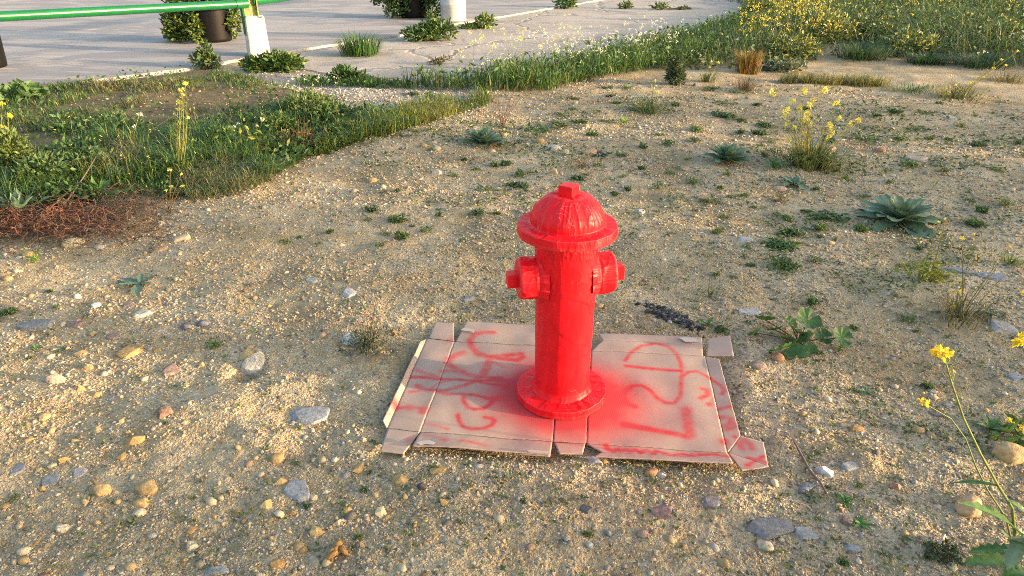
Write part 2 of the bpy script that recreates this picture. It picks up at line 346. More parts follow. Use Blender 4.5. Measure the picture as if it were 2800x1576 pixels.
def paint_mat(name, base, under, amount, rough=.4, scale=25, bump=.4, spec=.5):
    m, n, l, b = newmat(name)
    t = N(n, 'ShaderNodeTexNoise', Scale=scale, Detail=7, Roughness=.7); l.new(objco(n, l), t.inputs['Vector'])
    r = ramp(n, [(amount, (0,) * 3), (amount + .05, (1,) * 3)]); l.new(t.outputs[0], r.inputs[0])
    t2 = N(n, 'ShaderNodeTexNoise', Scale=6, Detail=4); l.new(objco(n, l), t2.inputs['Vector'])
    r2 = ramp(n, [(.3, tuple(v * .82 for v in base)), (.7, base)]); l.new(t2.outputs[0], r2.inputs[0])
    l.new(mixc(n, l, r.outputs[0], r2.outputs[0], under), b.inputs['Base Color'])
    bp = N(n, 'ShaderNodeBump', Strength=bump, Distance=.004, invert=True); l.new(r.outputs[0], bp.inputs['Height']); l.new(bp.outputs[0], b.inputs['Normal'])
    b.inputs['Roughness'].default_value = rough; b.inputs['Specular IOR Level'].default_value = spec
    return m
M = dict(ground=ground_mat(), pebble=col_mat('pebbles', .9, .35, 260, .22, .2), stone=col_mat('stones', .9, 1.0, 70, .34, .15),
         slab=concrete_mat('car_park_concrete', [(.3, (.26, .25, .245)), (.45, (.39, .34, .305)), (.55, (.30, .288, .28)), (.7, (.46, .39, .34))], .06, 0, bump=.10, patch=(.50, .53)),
         apron=concrete_mat('rough_concrete', [(.3, (.32, .28, .235)), (.5, (.38, .335, .285)), (.7, (.44, .39, .335))], .20, .42, (.8, .8, 1), .92),
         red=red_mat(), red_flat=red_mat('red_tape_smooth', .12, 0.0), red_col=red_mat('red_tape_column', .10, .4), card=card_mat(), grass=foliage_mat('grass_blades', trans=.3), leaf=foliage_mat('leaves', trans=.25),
         petal=foliage_mat('petals', trans=.35, var=.1), dry=foliage_mat('dry_stems', trans=.1, rough=.8),
         grey_leaf=foliage_mat('grey_green_leaf', (.115, .185, .125), .55, .2, True, .18, 60), green_leaf=foliage_mat('green_leaf', (.07, .155, .045), .45, .25, True, .2, 60),
         bright_leaf=foliage_mat('bright_leaf', (.17, .26, .05), .5, .35, True, .2, 60),
         white=paint_mat('white_paint', (.52, .51, .49), (.36, .26, .21), .575, .6, 22), green=paint_mat('green_paint', (.008, .13, .040), (.25, .12, .05), .72, .28, 18, .2),
         rust=paint_mat('flaking_sunlit_green', (.22, .33, .06), (.30, .16, .10), .50, .6, 30), black=paint_mat('black_plastic', (.006, .0058, .006), (.04, .035, .03), .74, .5, 9, .15, .2),  # post green tinted yellow as if sunlit, with real rust showing through
         tape=paint_mat('torn_tape', (.46, .40, .36), (.5, .45, .4), .7, .3, 40))

# ------------------------------------------------------------------ the ground: one sheet to the horizon
def build_ground():
    ang = np.radians(np.concatenate([np.linspace(-180, -62, 36, endpoint=False), np.linspace(-62, 62, 440, endpoint=False), np.linspace(62, 180, 36, endpoint=False)]))
    rad = np.concatenate([np.geomspace(.4, 1.0, 12, endpoint=False), np.geomspace(1.0, 12, 330, endpoint=False), np.geomspace(12, 900, 60)])
    A, Rr = np.meshgrid(ang, rad); X = Rr * np.sin(A); Y = Rr * np.cos(A)
    Z = hgt(X, Y); m, k = X.shape
    V = np.stack([X, Y, Z], -1).reshape(-1, 3); V = np.vstack([V, [[0, 0, hz(0, 0)]]])
    i, j = np.meshgrid(np.arange(m - 1), np.arange(k), indexing='ij'); j2 = (j + 1) % k
    F = np.stack([i * k + j, i * k + j2, (i + 1) * k + j2, (i + 1) * k + j], -1).reshape(-1, 4)[:, ::-1]
    jj = np.arange(k); T = np.stack([np.full(k, m * k), (jj + 1) % k, jj], -1)[:, ::-1]
    x, y = V[:, 0], V[:, 1]; w = (fbm(x * 5, y * 5, 91, 3) - .5) * .5
    grey = sstep(-.1, .25, sdist(GREYG, x, y) + w * .6)
    soil = np.maximum(.9 * sstep(-.05, .2, sdist(HEAP, x, y) + w * .4), sstep(-.12, .22, sdist(GRASS, x, y) + w * .5)); soil = np.maximum(soil, np.maximum(sstep(-.1, .3, sdist(BAND, x, y) + w * .4), .8 * sstep(-.2, .5, sdist(MEADOW, x, y) + w)))
    me = mesh('ground', V, [F, T], M['ground'], attr=dict(grey=grey, soil=soil * (1 - grey * .8)))
    tag(link('ground', me), 'sandy gravel ground running under everything', 'ground', kind='structure')
build_ground()

def slab(name, P, z, mat, label, bev=.02, wob=.0):
    n = len(P); pts = []
    for i in range(n):                                   # rough broken edge
        a = np.array(P[i]); b = np.array(P[(i + 1) % n]); L = np.linalg.norm(b - a); k = max(1, int(min(L, 12) / .12)) if L < 8 else 6
        nn = np.array([-(b - a)[1], (b - a)[0]]) / (L + 1e-9)
        for t in np.linspace(0, 1, k, endpoint=False): pts.append(a + (b - a) * t + nn * (random.random() - .5) * wob)
    pts = np.array(pts); n = len(pts); c = pts.mean(0)
    ins = []
    for i in range(n):
        t = pts[(i + 1) % n] - pts[i - 1]; nn = np.array([-t[1], t[0]]) / (np.linalg.norm(t) + 1e-9)
        if sdist(P, np.array([(pts[i] + nn * .05)[0]]), np.array([(pts[i] + nn * .05)[1]]))[0] < 0: nn = -nn
        ins.append(pts[i] + nn * bev)
    ins = np.array(ins); zz = z + (fbm(pts[:, 0] * 3, pts[:, 1] * 3, 5, 2) - .5) * bev * .6
    V = np.vstack([np.c_[pts, np.full(n, -.06)], np.c_[pts, zz - bev], np.c_[ins, np.full(n, z)]])
    j = np.arange(n); j2 = (j + 1) % n
    F = np.concatenate([np.stack([j, j2, n + j2, n + j], -1), np.stack([n + j, n + j2, 2 * n + j2, 2 * n + j], -1)])
    me = bpy.data.meshes.new(name); me.from_pydata([tuple(v) for v in V], [], [tuple(f) for f in F] + [tuple(2 * n + j)]); me.materials.append(mat); me.validate()
    return tag(link(name, me), label, 'pavement', kind='structure')
slab('car_park_pavement', SLAB, .042, M['slab'], 'smooth grey concrete of the car park behind the rail', .007, .05)
slab('rough_pavement', APRON, .012, M['apron'], 'rough pale cracked concrete between car park and weeds', .012, .10)
def top_z(x, y):
    if sdist(SLAB, np.array([x]), np.array([y]))[0] > 0: return .042
    if sdist(APRON, np.array([x]), np.array([y]))[0] > 0: return .012
    return hz(x, y)
def at(x, y):
    p = D(x, y)
    for _ in range(3): p = D(x, y, top_z(p[0], p[1]))
    return p
def atY(x, y, Y):                                     # the point seen at a photo position, Y metres out
    a = (x * K - 1400) / FPX; b = -(y * K - 788) / FPX; t = Y / (CP + b * SP)
    return Vector((a * t, Y, CAM_H + (-SP + b * CP) * t))
def box(mb, c, s, rz=0, bev=.0, col=None):
    sx, sy, sz = s[0] / 2, s[1] / 2, s[2] / 2; b = bev
    V = []
    for z, q in ((-sz, b), (-sz + b, 0), (sz - b, 0), (sz, b)):
        for x, y in ((-1, -1), (1, -1), (1, 1), (-1, 1)): V.append((x * (sx - q), y * (sy - q), z))
    V = np.array(V); ca, sa = math.cos(rz), math.sin(rz)
    V = np.c_[V[:, 0] * ca - V[:, 1] * sa, V[:, 0] * sa + V[:, 1] * ca, V[:, 2]] + np.array(c)
    F = [(3, 2, 1, 0), (12, 13, 14, 15)] + [(k * 4 + i, k * 4 + (i + 1) % 4, k * 4 + 4 + (i + 1) % 4, k * 4 + 4 + i) for k in range(3) for i in range(4)]
    mb.add(V, np.array(F), col)

# ------------------------------------------------------------------ the hydrant
HX, HY, HZ = .1775, 2.125, .0165
def ngon(T, r, n, ph=0, amt=1.0):
    a = (T + ph) % (2 * np.pi / n) - np.pi / n
    return r * (1 - amt + amt * np.cos(np.pi / n) / np.cos(a))
def ridge(x, y, s): return 1 - np.abs(2 * vn(x, y, s) - 1)
def cyc(T, k, y, s):                                     # wrinkle noise that closes round the axis
    w = T / (2 * np.pi); a = ridge(w * k, y, s); b = ridge((w - 1) * k, y, s); t = sstep(.9, 1., w); return a * (1 - t) + b * t
def build_hydrant():
    root = empty('fire_hydrant', (HX, HY, HZ))
    tag(root, 'bright red home-made fire hydrant wrapped in wrinkled tape, standing on flattened cardboard', 'fire hydrant')
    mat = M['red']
    def flange(R0, z0, z1, rin, seed, n=16, pleat=.0035):
        prof = [(rin, z0)] + [(rin + (R0 - rin) * t, z0) for t in (.5, .9)] + [(R0, z0 + .003), (R0 + .001, (z0 * 2 + z1) / 3), (R0, (z0 + z1 * 2) / 3), (R0 - .0005, z1 - .002), (R0 - .0008, z1 - .0006), (R0 - .0022, z1)] + [(R0 - .004 - (R0 - .004 - rin) * t, z1) for t in np.linspace(0, 1, 15)]
        def fn(T, r, z, I):
            k = np.clip((r - rin) / (R0 - rin), 0, 1); top = (z > (z0 + z1) / 2 + .004)
            rr = r + (ngon(T, r, n, seed, .75) - r) * sstep(.8, 1, k)
            pl = (cyc(T, 46, r * 9, seed) ** 3 * .6 + cyc(T, 19, r * 22, seed + 3) ** 4) * pleat * (.65 + .95 * sstep(.7, .1, k)) * (.25 + .75 * sstep(1.0, .85, k))
            z = z + np.where(top, pl - .001, 0) + (vn(T * 2, r * 5, seed) - .5) * .004 * k
            rr = rr + np.where(~top & (k > .95), (cyc(T, 30, z * 40, seed + 9) ** 4) * .0022, 0)
            return rr, z
        return prof, fn
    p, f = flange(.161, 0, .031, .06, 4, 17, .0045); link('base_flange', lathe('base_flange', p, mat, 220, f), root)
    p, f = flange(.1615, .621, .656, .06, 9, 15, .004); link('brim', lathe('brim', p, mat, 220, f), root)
    # column with a taped foot collar, wrap seams and crumples
    zz = np.concatenate([np.linspace(.02, .06, 12), np.linspace(.064, .38, 52), np.linspace(.385, .63, 60)])
    def fc(T, r, z, I):
        foot = sstep(.058, .040, z); r = r + foot * (.0035 + .003 * cyc(T, 40, z * 20, 61) ** 3) + .006 * sstep(.042, .03, z)
        r = r + (vn(T * 4, z * 2.2, 13) - .5) * .0003 + (cyc(T, 26, z * 5, 17) ** 8) * .0005
        crumple = np.exp(-((z - .59) / .035) ** 2) + .9 * np.exp(-((z - .465) / .11) ** 2) * (np.abs(np.cos(T - R(10))) > .55)
        r = r + crumple * ((ridge(T * 16 + z * 30, z * 38 - T * 4, 23) ** 7) * .0035 + (vn(T * 18, z * 50, 29) - .5) * .0012)
        for za, sl, ph in ((.385, .06, 2.6), (.215, .012, 1.0), (.33, -.09, 4.2)):   # edges of the wrapping
            r = r + .0011 * sstep(-.0025, .0025, z - za - sl * np.sin(T - ph)) * (1 if za != .215 else .8)
        return r, z
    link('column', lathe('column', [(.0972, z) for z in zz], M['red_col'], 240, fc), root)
    # dome: flattened half ball, pleated strips
    prof = [(.118 + .010, .655), (.121, .659)]
    for t in np.linspace(0, 1, 40):
        a = t * 1.08; prof.append((.118 * math.cos(a) ** .9, .661 + .088 * math.sin(a) / math.sin(1.08)))
    rt = prof[-1][0]
    prof += [(rt - .003, .7505)] + [(rt * k, .751) for k in (.8, .6, .4, .2, .02)]
    def fd(T, r, z, I):
        k = sstep(.648, .69, z) * sstep(.752, .742, z)
        pl = cyc(T, 48, z * 7, 33) ** 5 * .0026 + cyc(T, 26, z * 9, 37) ** 8 * .0040 + cyc(T, 80, z * 20, 35) ** 6 * .0014 + (vn(T * 5, z * 20, 39) - .5) * .0012
        step = .0016 * sstep(-.004, .004, z - .70 - .008 * np.sin(T * 3))
        r = r + pl * k - step * (z < .75); z = z + np.where(z > .75, cyc(T, 12, r * 30, 41) ** 4 * .003, 0)
        r = r + sstep(.662, .655, z) * cyc(T, 38, .3, 45) ** 3 * .012
        return r, z
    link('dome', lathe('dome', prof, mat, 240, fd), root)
    def nut(w, h, name, parent, loc, rot):
        mb = MB(); box(mb, (0, 0, h / 2), (w, w, h), 0, .0022); me = mb.me(name, M['red_flat'], False)
        for v in me.vertices: v.co += Vector((random.uniform(-1, 1), random.uniform(-1, 1), random.uniform(-1, 1))) * .0012
        o = link(name, me, parent, loc); o.rotation_euler = rot; return o
    nut(.049, .034, 'top_nut', root, (0, 0, .749), (0, 0, R(-33)))
    for az in (R(10), R(190)):
        s = int(az * 10)
        prof = [(.078, .072), (.073, .085), (.0705, .10)] + [(.0695 - .002 * t, .10 + .056 * t) for t in np.linspace(0, 1, 14)] + [(.064, .161), (.058, .1625), (.04, .163), (.02, .163), (.001, .163)]
        def fz(T, r, z, I):
            k = sstep(.16, .152, z)
            r = r + k * (cyc(T, 11, z * 22, s) ** 8 * .0035 + cyc(T, 23, z * 35 + T, s + 5) ** 9 * .0028 + (vn(T * 3, z * 20, s + 2) - .5) * .002) + sstep(.10, .072, z) * cyc(T, 20, z * 10, s + 8) ** 3 * .010
            return ngon(T, r, 20, 0, .4), z
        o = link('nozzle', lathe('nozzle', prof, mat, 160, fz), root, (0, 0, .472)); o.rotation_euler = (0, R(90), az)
        nut(.046, .037, 'nozzle_nut', o, (0, 0, .160), (0, 0, R(4 if az > 1 else -4)))
build_hydrant()

# ------------------------------------------------------------------ the flattened carton with sprayed scribbles
STROKES = [  # radius in millimetres, strength, points
 (7, .75, [(1522,320),(1560,270),(1620,235),(1700,222),(1770,235),(1825,280),(1850,340),(1855,400),(1850,470),(1845,530),(1810,565),(1760,562),(1710,535),(1670,495),(1620,465),(1565,465),(1520,495),(1510,530),(1535,565),(1580,582)]),
 (8, .95, [(1530,350),(1690,368),(1850,382)]), (7, .8, [(1850,418),(1890,388),(1945,382),(2010,415),(2080,465),(2105,500),(2090,518)]),
 (9, .8, [(1975,485),(2005,490),(2005,520),(1965,540)]), (10, .85, [(2015,575),(2018,575)]), (6, .5, [(2018,575),(2045,540)]),
 (12, .8, [(1522,688),(1700,725),(1880,762)]), (16, .7, [(1880,760),(1900,755),(1892,690),(1880,605)]), (7, .5, [(1890,600),(1862,600),(1865,620),(1885,615)]),
 (8, .7, [(2070,605),(2140,592)]), (10, .7, [(2085,650),(2135,660),(2150,695),(2105,705)]), (9, .7, [(2120,722),(2175,712)]), (13, .8, [(2102,790),(2106,800)]), (8, .8, [(2165,770),(2168,770)]),
 (10, .75, [(2210,835),(2190,805),(2225,790),(2260,820),(2265,838)]), (6, .85, [(2240,892),(2290,905),(2362,928)]), (6, .85, [(2238,935),(2285,912),(2330,890)]), (9, .85, [(2238,937),(2246,935)]),
 (8, .85, [(1408,808),(1425,840),(1455,852),(1475,835),(1500,852),(1530,838),(1550,860),(1580,842),(1612,866),(1645,848),(1690,870),(1702,852),(1760,868),(1800,882),(1860,868),(1905,886),(1960,878),(2040,872),(2140,896)]),
 (7, .6, [(1860,885),(1960,862),(2050,885),(2130,882)]),
 (12, .8, [(745,155),(690,155),(640,165),(612,200),(625,240),(660,272),(720,290),(800,285),(910,272)]), (11, .8, [(720,290),(800,300),(890,308),(920,290)]), (8, .4, [(745,320),(810,345)]),
 (13, .7, [(575,268),(530,280),(488,302),(480,335),(530,365),(600,395),(660,410)]), (14, .65, [(650,412),(690,395),(712,350),(728,300)]),
 (8, .7, [(445,378),(520,375),(600,392),(680,410),(790,415)]), (8, .8, [(270,412),(330,410),(400,420),(520,425),(650,435),(760,428),(870,440)]), (8, .6, [(300,372),(350,390),(420,412)]),
 (8, .65, [(265,495),(310,488),(345,478)]), (9, .7, [(300,458),(350,482),(420,492),(480,488),(560,468),(640,440)]), (7, .65, [(650,438),(780,458),(880,482)]), (5, .5, [(380,478),(440,440),(520,428)]),
 (7, .75, [(390,490),(480,515),(560,512),(640,520),(720,540),(775,540)]), (7, .8, [(570,515),(575,560),(600,595),(640,605),(690,600),(730,575),(745,545)]), (10, .6, [(735,540),(770,540)]),
 (7, .85, [(540,635),(548,670),(570,705),(620,722),(690,715),(740,695),(755,670),(740,655),(700,650)]), (12, .75, [(165,560),(180,600)]), (8, .7, [(180,598),(260,590),(350,604)]), (12, .7, [(255,590),(262,600)]), (14, .7, [(345,605),(335,620)]),
 (7, .45, [(355,690),(420,700),(480,722)]), (7, .4, [(340,760),(400,770),(480,802)]), (8, .55, [(560,805),(630,815),(700,832)]), (10, .5, [(450,795),(470,800)]), (11, .5, [(480,205),(505,195)]), (9, .5, [(250,790),(262,780)])]
def paint_at(x, y):
    p = np.zeros(x.shape)
    nz = .75 + .5 * vn(x * 60, y * 60, 3)
    for rad, st, pts in STROKES:
        W_ = np.array([Z5(*q, .014)[:2] for q in pts]); d = np.full(x.shape, 9.)
        for a, b in zip(W_[:-1], W_[1:]):
            e = b - a; t = np.clip(((x - a[0]) * e[0] + (y - a[1]) * e[1]) / (e @ e + 1e-12), 0, 1); d = np.minimum(d, np.hypot(x - a[0] - t * e[0], y - a[1] - t * e[1]))
        q = d / (rad * .001 * 1.3)
        p = np.maximum(p, st * (.78 * sstep(1.5, .3, q) + .2 * np.exp(-(q / 2.0) ** 2)))
    dx, dy = x - HX, y - HY; r = np.hypot(dx, dy); th = np.arctan2(dy, dx)
    reach = .085 + .045 * vn(th * 1.2 + 4, 0 * th, 8) + .035 * np.exp(-((th + .3) / .6) ** 2)
    halo = np.exp(-(np.clip(r - .160, 0, 9) / reach) ** 2) * 1.0
    dust = .08 * np.exp(-(np.clip(r - .16, 0, 9) / .26) ** 2) + .01
    return np.clip(p * nz * 1.0 + halo * (.93 + .14 * vn(x * 40, y * 40, 5)) + dust, 0, 1)
def build_carton():
    root = empty('flattened_carton', (HX, HY, 0))
    tag(root, 'flattened brown cardboard carton scribbled with red spray paint, lying under the hydrant', 'cardboard')
    def piece(name, quads, step=.0055, under=None):
        mb_V, mb_F, n0 = [], [], 0
        for q in quads:
            W4 = np.array([tuple(Z5(*c)) for c in q]); cen = W4.mean(0)
            W4 = W4 + (cen - W4) / (np.linalg.norm(W4 - cen, axis=1)[:, None]) * (.0012 if len(quads) == 1 else .0)
            nu = max(2, int(max(np.linalg.norm(W4[1] - W4[0]), np.linalg.norm(W4[2] - W4[3])) / step)); nv = max(2, int(max(np.linalg.norm(W4[3] - W4[0]), np.linalg.norm(W4[2] - W4[1])) / step))
            u, v = np.meshgrid(np.linspace(0, 1, nu), np.linspace(0, 1, nv))
            u, v = u[..., None], v[..., None]
            V = (W4[0] * (1 - u) + W4[1] * u) * (1 - v) + (W4[3] * (1 - u) + W4[2] * u) * v
            V = V.reshape(-1, 3); i, j = np.meshgrid(np.arange(nv - 1), np.arange(nu - 1), indexing='ij')
            F = np.stack([i * nu + j, i * nu + j + 1, (i + 1) * nu + j + 1, (i + 1) * nu + j], -1).reshape(-1, 4)
            mb_V.append(V); mb_F.append(F + n0); n0 += len(V)
        V = np.concatenate(mb_V); F = np.concatenate(mb_F)
        nrm = np.cross(V[F[0, 1]] - V[F[0, 0]], V[F[0, 3]] - V[F[0, 0]])
        if nrm[2] < 0: F = F[:, ::-1]
        x, y = V[:, 0], V[:, 1]
        V[:, 2] += (fbm(x * 6, y * 6, 51, 2) - .5) * .012 * (1 - np.exp(-(np.hypot(x - HX, y - HY) / .22) ** 4)) + (vn(x * 14, y * 14, 53) - .5) * .0016
        V[:, :2] += (np.stack([vn(x * 90, y * 90, 54), vn(x * 90, y * 90, 55)], -1) - .5) * .002
        me = mesh(name, V, F, M['card'], smooth=True, attr=dict(paint=paint_at(x, y)))
        me.transform(Matrix.Translation((-HX, -HY, 0)))
        o = link(name, me, root); s = o.modifiers.new('thickness', 'SOLIDIFY'); s.thickness = .0035; s.offset = -1
        return o
    z = .014
    piece('panel', [[(358, 190, z), (520, 204, z), (318, 735, z + .002), (128, 712, z)]])
    piece('panel', [[(520, 205, z), (1135, 236, z), (1098, 788, z), (318, 735, z)]])
    piece('panel', [[(1138, 236, z), (1322, 257, z), (1294, 795, z), (1101, 788, z)]])
    piece('panel', [[(1325, 258, z), (1992, 290, z), (2122, 855, z + .004), (1296, 796, z)]])
    piece('panel', [[(1995, 290, z), (2075, 305, z + .01), (2200, 752, z + .008), (2125, 853, z + .004)]])
    piece('flap', [[(322, 203, .026), (356, 190, z), (126, 712, z), (100, 668, .032)]])
    piece('flap', [[(410, 85, .03), (517, 92, .03), (520, 202, z), (370, 187, z)]])
    piece('flap', [[(590, 83, .022), (1120, 108, .02), (1133, 233, z), (527, 203, z)]])
    piece('flap', [[(128, 714, z), (318, 737, z), (222, 860, .024), (84, 848, .022)]])
    piece('flap', [[(320, 738, z), (1097, 790, z), (1086, 866, .036), (272, 813, .032)]])
    piece('flap', [[(1104, 793, z), (1290, 797, z), (1275, 862, .022), (1135, 858, .024)]])
    piece('flap', [[(1327, 257, z), (1980, 288, z), (1976, 224, .02), (1392, 195, .02)], [(1392, 195, .02), (1976, 224, .02), (1973, 178, .026), (1365, 153, .024)]])
    piece('flap', [[(1297, 798, z), (2121, 857, z), (2140, 888, .026), (1388, 845, .022)], [(1388, 845, .022), (2140, 888, .026), (2155, 917, .040), (1345, 870, .034)]])
    piece('flap', [[(1998, 287, z), (2163, 287, .026), (2138, 169, .034), (2012, 185, .024)]])
    piece('flap', [[(2127, 857, z), (2202, 754, z + .006), (2335, 790, .026), (2365, 935, .022)], [(2127, 857, z), (2365, 935, .022), (2290, 948, .02), (2208, 962, .018)]])
    piece('flap', [[(890, 856, .020), (1086, 868, .024), (1084, 880, .020), (892, 868, .016)]])
    def tapebit(pts, zt):
        P_ = np.array([tuple(Z5(x, y, zt)) for x, y in pts]); P_[:, :2] -= (HX, HY)
        me = bpy.data.meshes.new('torn_tape'); me.from_pydata([tuple(p) for p in P_], [], [tuple(range(len(P_)))]); me.materials.append(M['tape'])
        o = link('torn_tape', me, root); s = o.modifiers.new('thickness', 'SOLIDIFY'); s.thickness = .0008
    tapebit([(556, 135), (575, 124), (620, 128), (642, 135), (632, 152), (615, 143), (580, 140)], .027)
    tapebit([(1838, 180), (1880, 178), (1935, 186), (1955, 202), (1910, 207), (1875, 204)], .031)
    tapebit([(298, 797), (330, 786), (375, 783), (410, 795), (395, 808), (350, 804), (320, 810)], .037)
    tapebit([(945, 845), (975, 838), (1084, 850), (1082, 862), (1015, 857), (965, 855)], .042)
build_carton()

# ------------------------------------------------------------------ green rail on whitewashed footings
def build_railing():
    p0 = at(652, 139); post_xy = Vector((p0[0], p0[1], 0))
    hp = atY(640, 9, p0[1])[2]; lft = D(0, 237); hl = atY(0, 45, lft[1])[2]
    p2 = at(1141, 50)
    root = empty('railing', (p0[0], p0[1], .05)); tag(root, 'green tubular rail on whitewashed concrete footings along the car park edge', 'railing')
    def lk(name, mb, mat, parent=root, smooth=True):
        me = mb.me(name, mat, smooth); me.transform(Matrix.Translation(-root.location)); return link(name, me, parent)
    a = Vector((p0[0], p0[1], hp)); b = Vector((lft[0], lft[1], hl)); dirl = (b - a); far = a + dirl * 2.0; far.z = hl
    mb = MB(); mb.tube([far, b, a + dirl * .04], .050, 20); lk('rail', mb, M['green'])
    mb = MB(); mb.tube([a + Vector((0, 0, .025)), a + (Vector((p2[0], p2[1], hp)) - a) * .5 + Vector((0, 0, .07)), Vector((p2[0], p2[1], hp + .10)), Vector((p2[0], p2[1], hp + .1)) + Vector((2.2, 4.4, .02))], .055, 20); lk('rail', mb, M['green'])
    mb = MB(); mb.tube([a + dirl * .075, a + dirl * .02], .056, 20); lk('sleeve', mb, M['green'])
    # H-section post, its open side to the right
    rz = R(28)
    o = Vector((p0[0] - .035, p0[1] + .02, 0))
    def H(name, dx, dy, sx, sy, mat):
        mb = MB(); c, s = math.cos(rz), math.sin(rz)
        box(mb, (o.x + dx * c - dy * s, o.y + dx * s + dy * c, .75), (sx, sy, .9), rz, .002); lk(name, mb, mat, smooth=False)
    H('post_flange', -.082, 0, .014, .17, M['rust']); H('post_flange', .082, 0, .014, .17, M['rust']); H('post_web', 0, -.03, .149, .012, M['rust'])
    H('post_plate', -.1005, 0, .022, .174, M['green'])
    # square footing, chipped top
    n = 14; V = []; F = []
    prof = [(0, 1.06), (.1, 1.05), (.25, 1.03), (.40, 1.0), (.48, .985), (.505, .96), (.515, .86), (.51, .5), (.51, .05)]
    w = .125; per = []
    for sx, sy, ex, ey in ((-1, -1, 1, -1), (1, -1, 1, 1), (1, 1, -1, 1), (-1, 1, -1, -1)):
        for t in np.linspace(0, 1, n, endpoint=False): per.append((sx + (ex - sx) * t, sy + (ey - sy) * t))
    per = np.array(per); per *= (1 - .06 * sstep(1.25, 1.42, np.hypot(per[:, 0], per[:, 1])))[:, None]
    for z, k in prof:
        q = per * w * k * (1 + (np.array([vn(p[0] * 4, p[1] * 4 + z * 9, 66) for p in per])[:, None] - .5) * .05)
        V.append(np.c_[q[:, 0], q[:, 1], np.full(len(q), z) + (np.array([vn(p[0] * 5, p[1] * 5, 68) for p in per]) - .5) * (.05 if z > .45 else 0)])
    V = np.concatenate(V); m = len(per); i, j = np.meshgrid(np.arange(len(prof) - 1), np.arange(m), indexing='ij'); j2 = (j + 1) % m
    F = np.stack([i * m + j, i * m + j2, (i + 1) * m + j2, (i + 1) * m + j], -1).reshape(-1, 4)
    me = mesh('footing', V, F, M['white'], smooth=False); f = link('footing', me, root, (0, 0, -.03)); f.rotation_euler = (0, 0, R(27))
    # round footing with a green post
    prof = [(.245, -.02), (.243, .05), (.236, .07), (.236, .08), (.240, .09), (.236, .30), (.242, .31), (.242, .33), (.236, .34), (.234, .55), (.225, .57), (.1, .575), (.01, .576)]
    g = link('footing', lathe('round_footing', prof, M['white'], 40, lambda T, r, z, I: (r * (1 + (vn(T * 3, z * 8, 71) - .5) * .02), z)), root, Vector((p2[0], p2[1], 0)) - root.location)
    tag(g, 'round whitewashed footing')
    mb = MB(); box(mb, (p2[0], p2[1], .80), (.13, .13, .46), rz, .004); lk('post', mb, M['green'], smooth=False)
build_railing()

# ------------------------------------------------------------------ black tubs with shrubs
def tub(px, label):
    p = at(*px); o = p + Vector((0, .26, 0))
    prof = [(.300, 0), (.318, .01), (.325, .05), (.345, .46), (.347, .49), (.366, .495), (.370, .53), (.366, .56), (.345, .562), (.338, .55), (.330, .47), (.01, .46)]
    t = empty('plant_tub', o); tag(t, label, 'plant pot', 'black plant tubs on the car park')
    prof = [(a * .83, b) for a, b in prof]; link('tub_body', lathe('tub_body', prof[:5], M['black'], 48), t); link('rim', lathe('rim', prof[4:], M['black'], 48), t)
    return o
t1 = tub((522, 109), 'black plastic plant tub behind the green rail, left of the square white footing')
t2 = tub((1035, 47), 'black plant tub almost hidden by leaves, beside the round white footing')
t3 = tub((-82, 180), 'black plant tub cut off by the left edge, below the green rail')
# ------------------------------------------------------------------ loose gravel
def ico(sub):
    import bmesh
    bm = bmesh.new(); bmesh.ops.create_icosphere(bm, subdivisions=sub, radius=1); V = np.array([v.co[:] for v in bm.verts]); F = np.array([[v.index for v in f.verts] for f in bm.faces]); bm.free(); return V, F
ICO1, ICO2, ICO3 = ico(1), ico(2), ico(3)
GPAL = np.array([(.44, .37, .25), (.39, .30, .175), (.34, .24, .125), (.49, .44, .34), (.27, .265, .25), (.19, .195, .21), (.075, .075, .08), (.54, .50, .42), (.22, .145, .09), (.33, .22, .16)])
GW = np.array([.22, .20, .12, .08, .13, .10, .06, .015, .05, .03]); GW /= GW.sum()
OCT = (np.array([(1, 0, 0), (-1, 0, 0), (0, 1, 0), (0, -1, 0), (0, 0, 1), (0, 0, -1.)]), np.array([(0, 2, 4), (2, 1, 4), (1, 3, 4), (3, 0, 4), (2, 0, 5), (1, 2, 5), (3, 1, 5), (0, 3, 5)]))
def pebbles(name, x, y, size, label, pal=GPAL, w=GW, sink=.3, kind='stuff', cat='gravel', base=None, smooth=True, parent=None):
    n = len(x); V0, F0 = base or ICO1; m = len(V0)
    V = V0[None] * (1 + RNG.uniform(-.28, .28, (n, m, 1)))
    V = V * (size[:, None] * np.stack([RNG.uniform(.75, 1.35, n), RNG.uniform(.7, 1.1, n), RNG.uniform(.4, .8, n)], -1))[:, None]
    t = RNG.normal(0, .3, n); c, s = np.cos(t)[:, None], np.sin(t)[:, None]
    V = np.stack([V[..., 0], V[..., 1] * c - V[..., 2] * s, V[..., 1] * s + V[..., 2] * c], -1)
    a = RNG.uniform(0, 6.28, n); c, s = np.cos(a)[:, None], np.sin(a)[:, None]
    V = np.stack([V[..., 0] * c - V[..., 1] * s, V[..., 0] * s + V[..., 1] * c, V[..., 2]], -1)
    z = hgt(x, y) + size * sink * .35
    V = V + np.stack([x, y, z], -1)[:, None]
    F = (F0[None] + (np.arange(n) * m)[:, None, None]).reshape(-1, 3)
    C = pal[RNG.choice(len(pal), n, p=w)] * RNG.uniform(.75, 1.15, (n, 1)); C = C * .8 + np.array((.37, .29, .175)) * .2 if pal is GPAL else C
    me = mesh(name, V.reshape(-1, 3), F, M['pebble'], np.repeat(C, m, 0), smooth)
    if parent: return link(name, me, parent)
    return tag(link(name, me), label, cat, kind=kind)
def scatter(n, r0, r1, amax=50, pw=0):
    r = np.exp(RNG.uniform(np.log(r0), np.log(r1), n)); a = np.radians(RNG.uniform(-amax, amax, n)); return r * np.sin(a), r * np.cos(a)
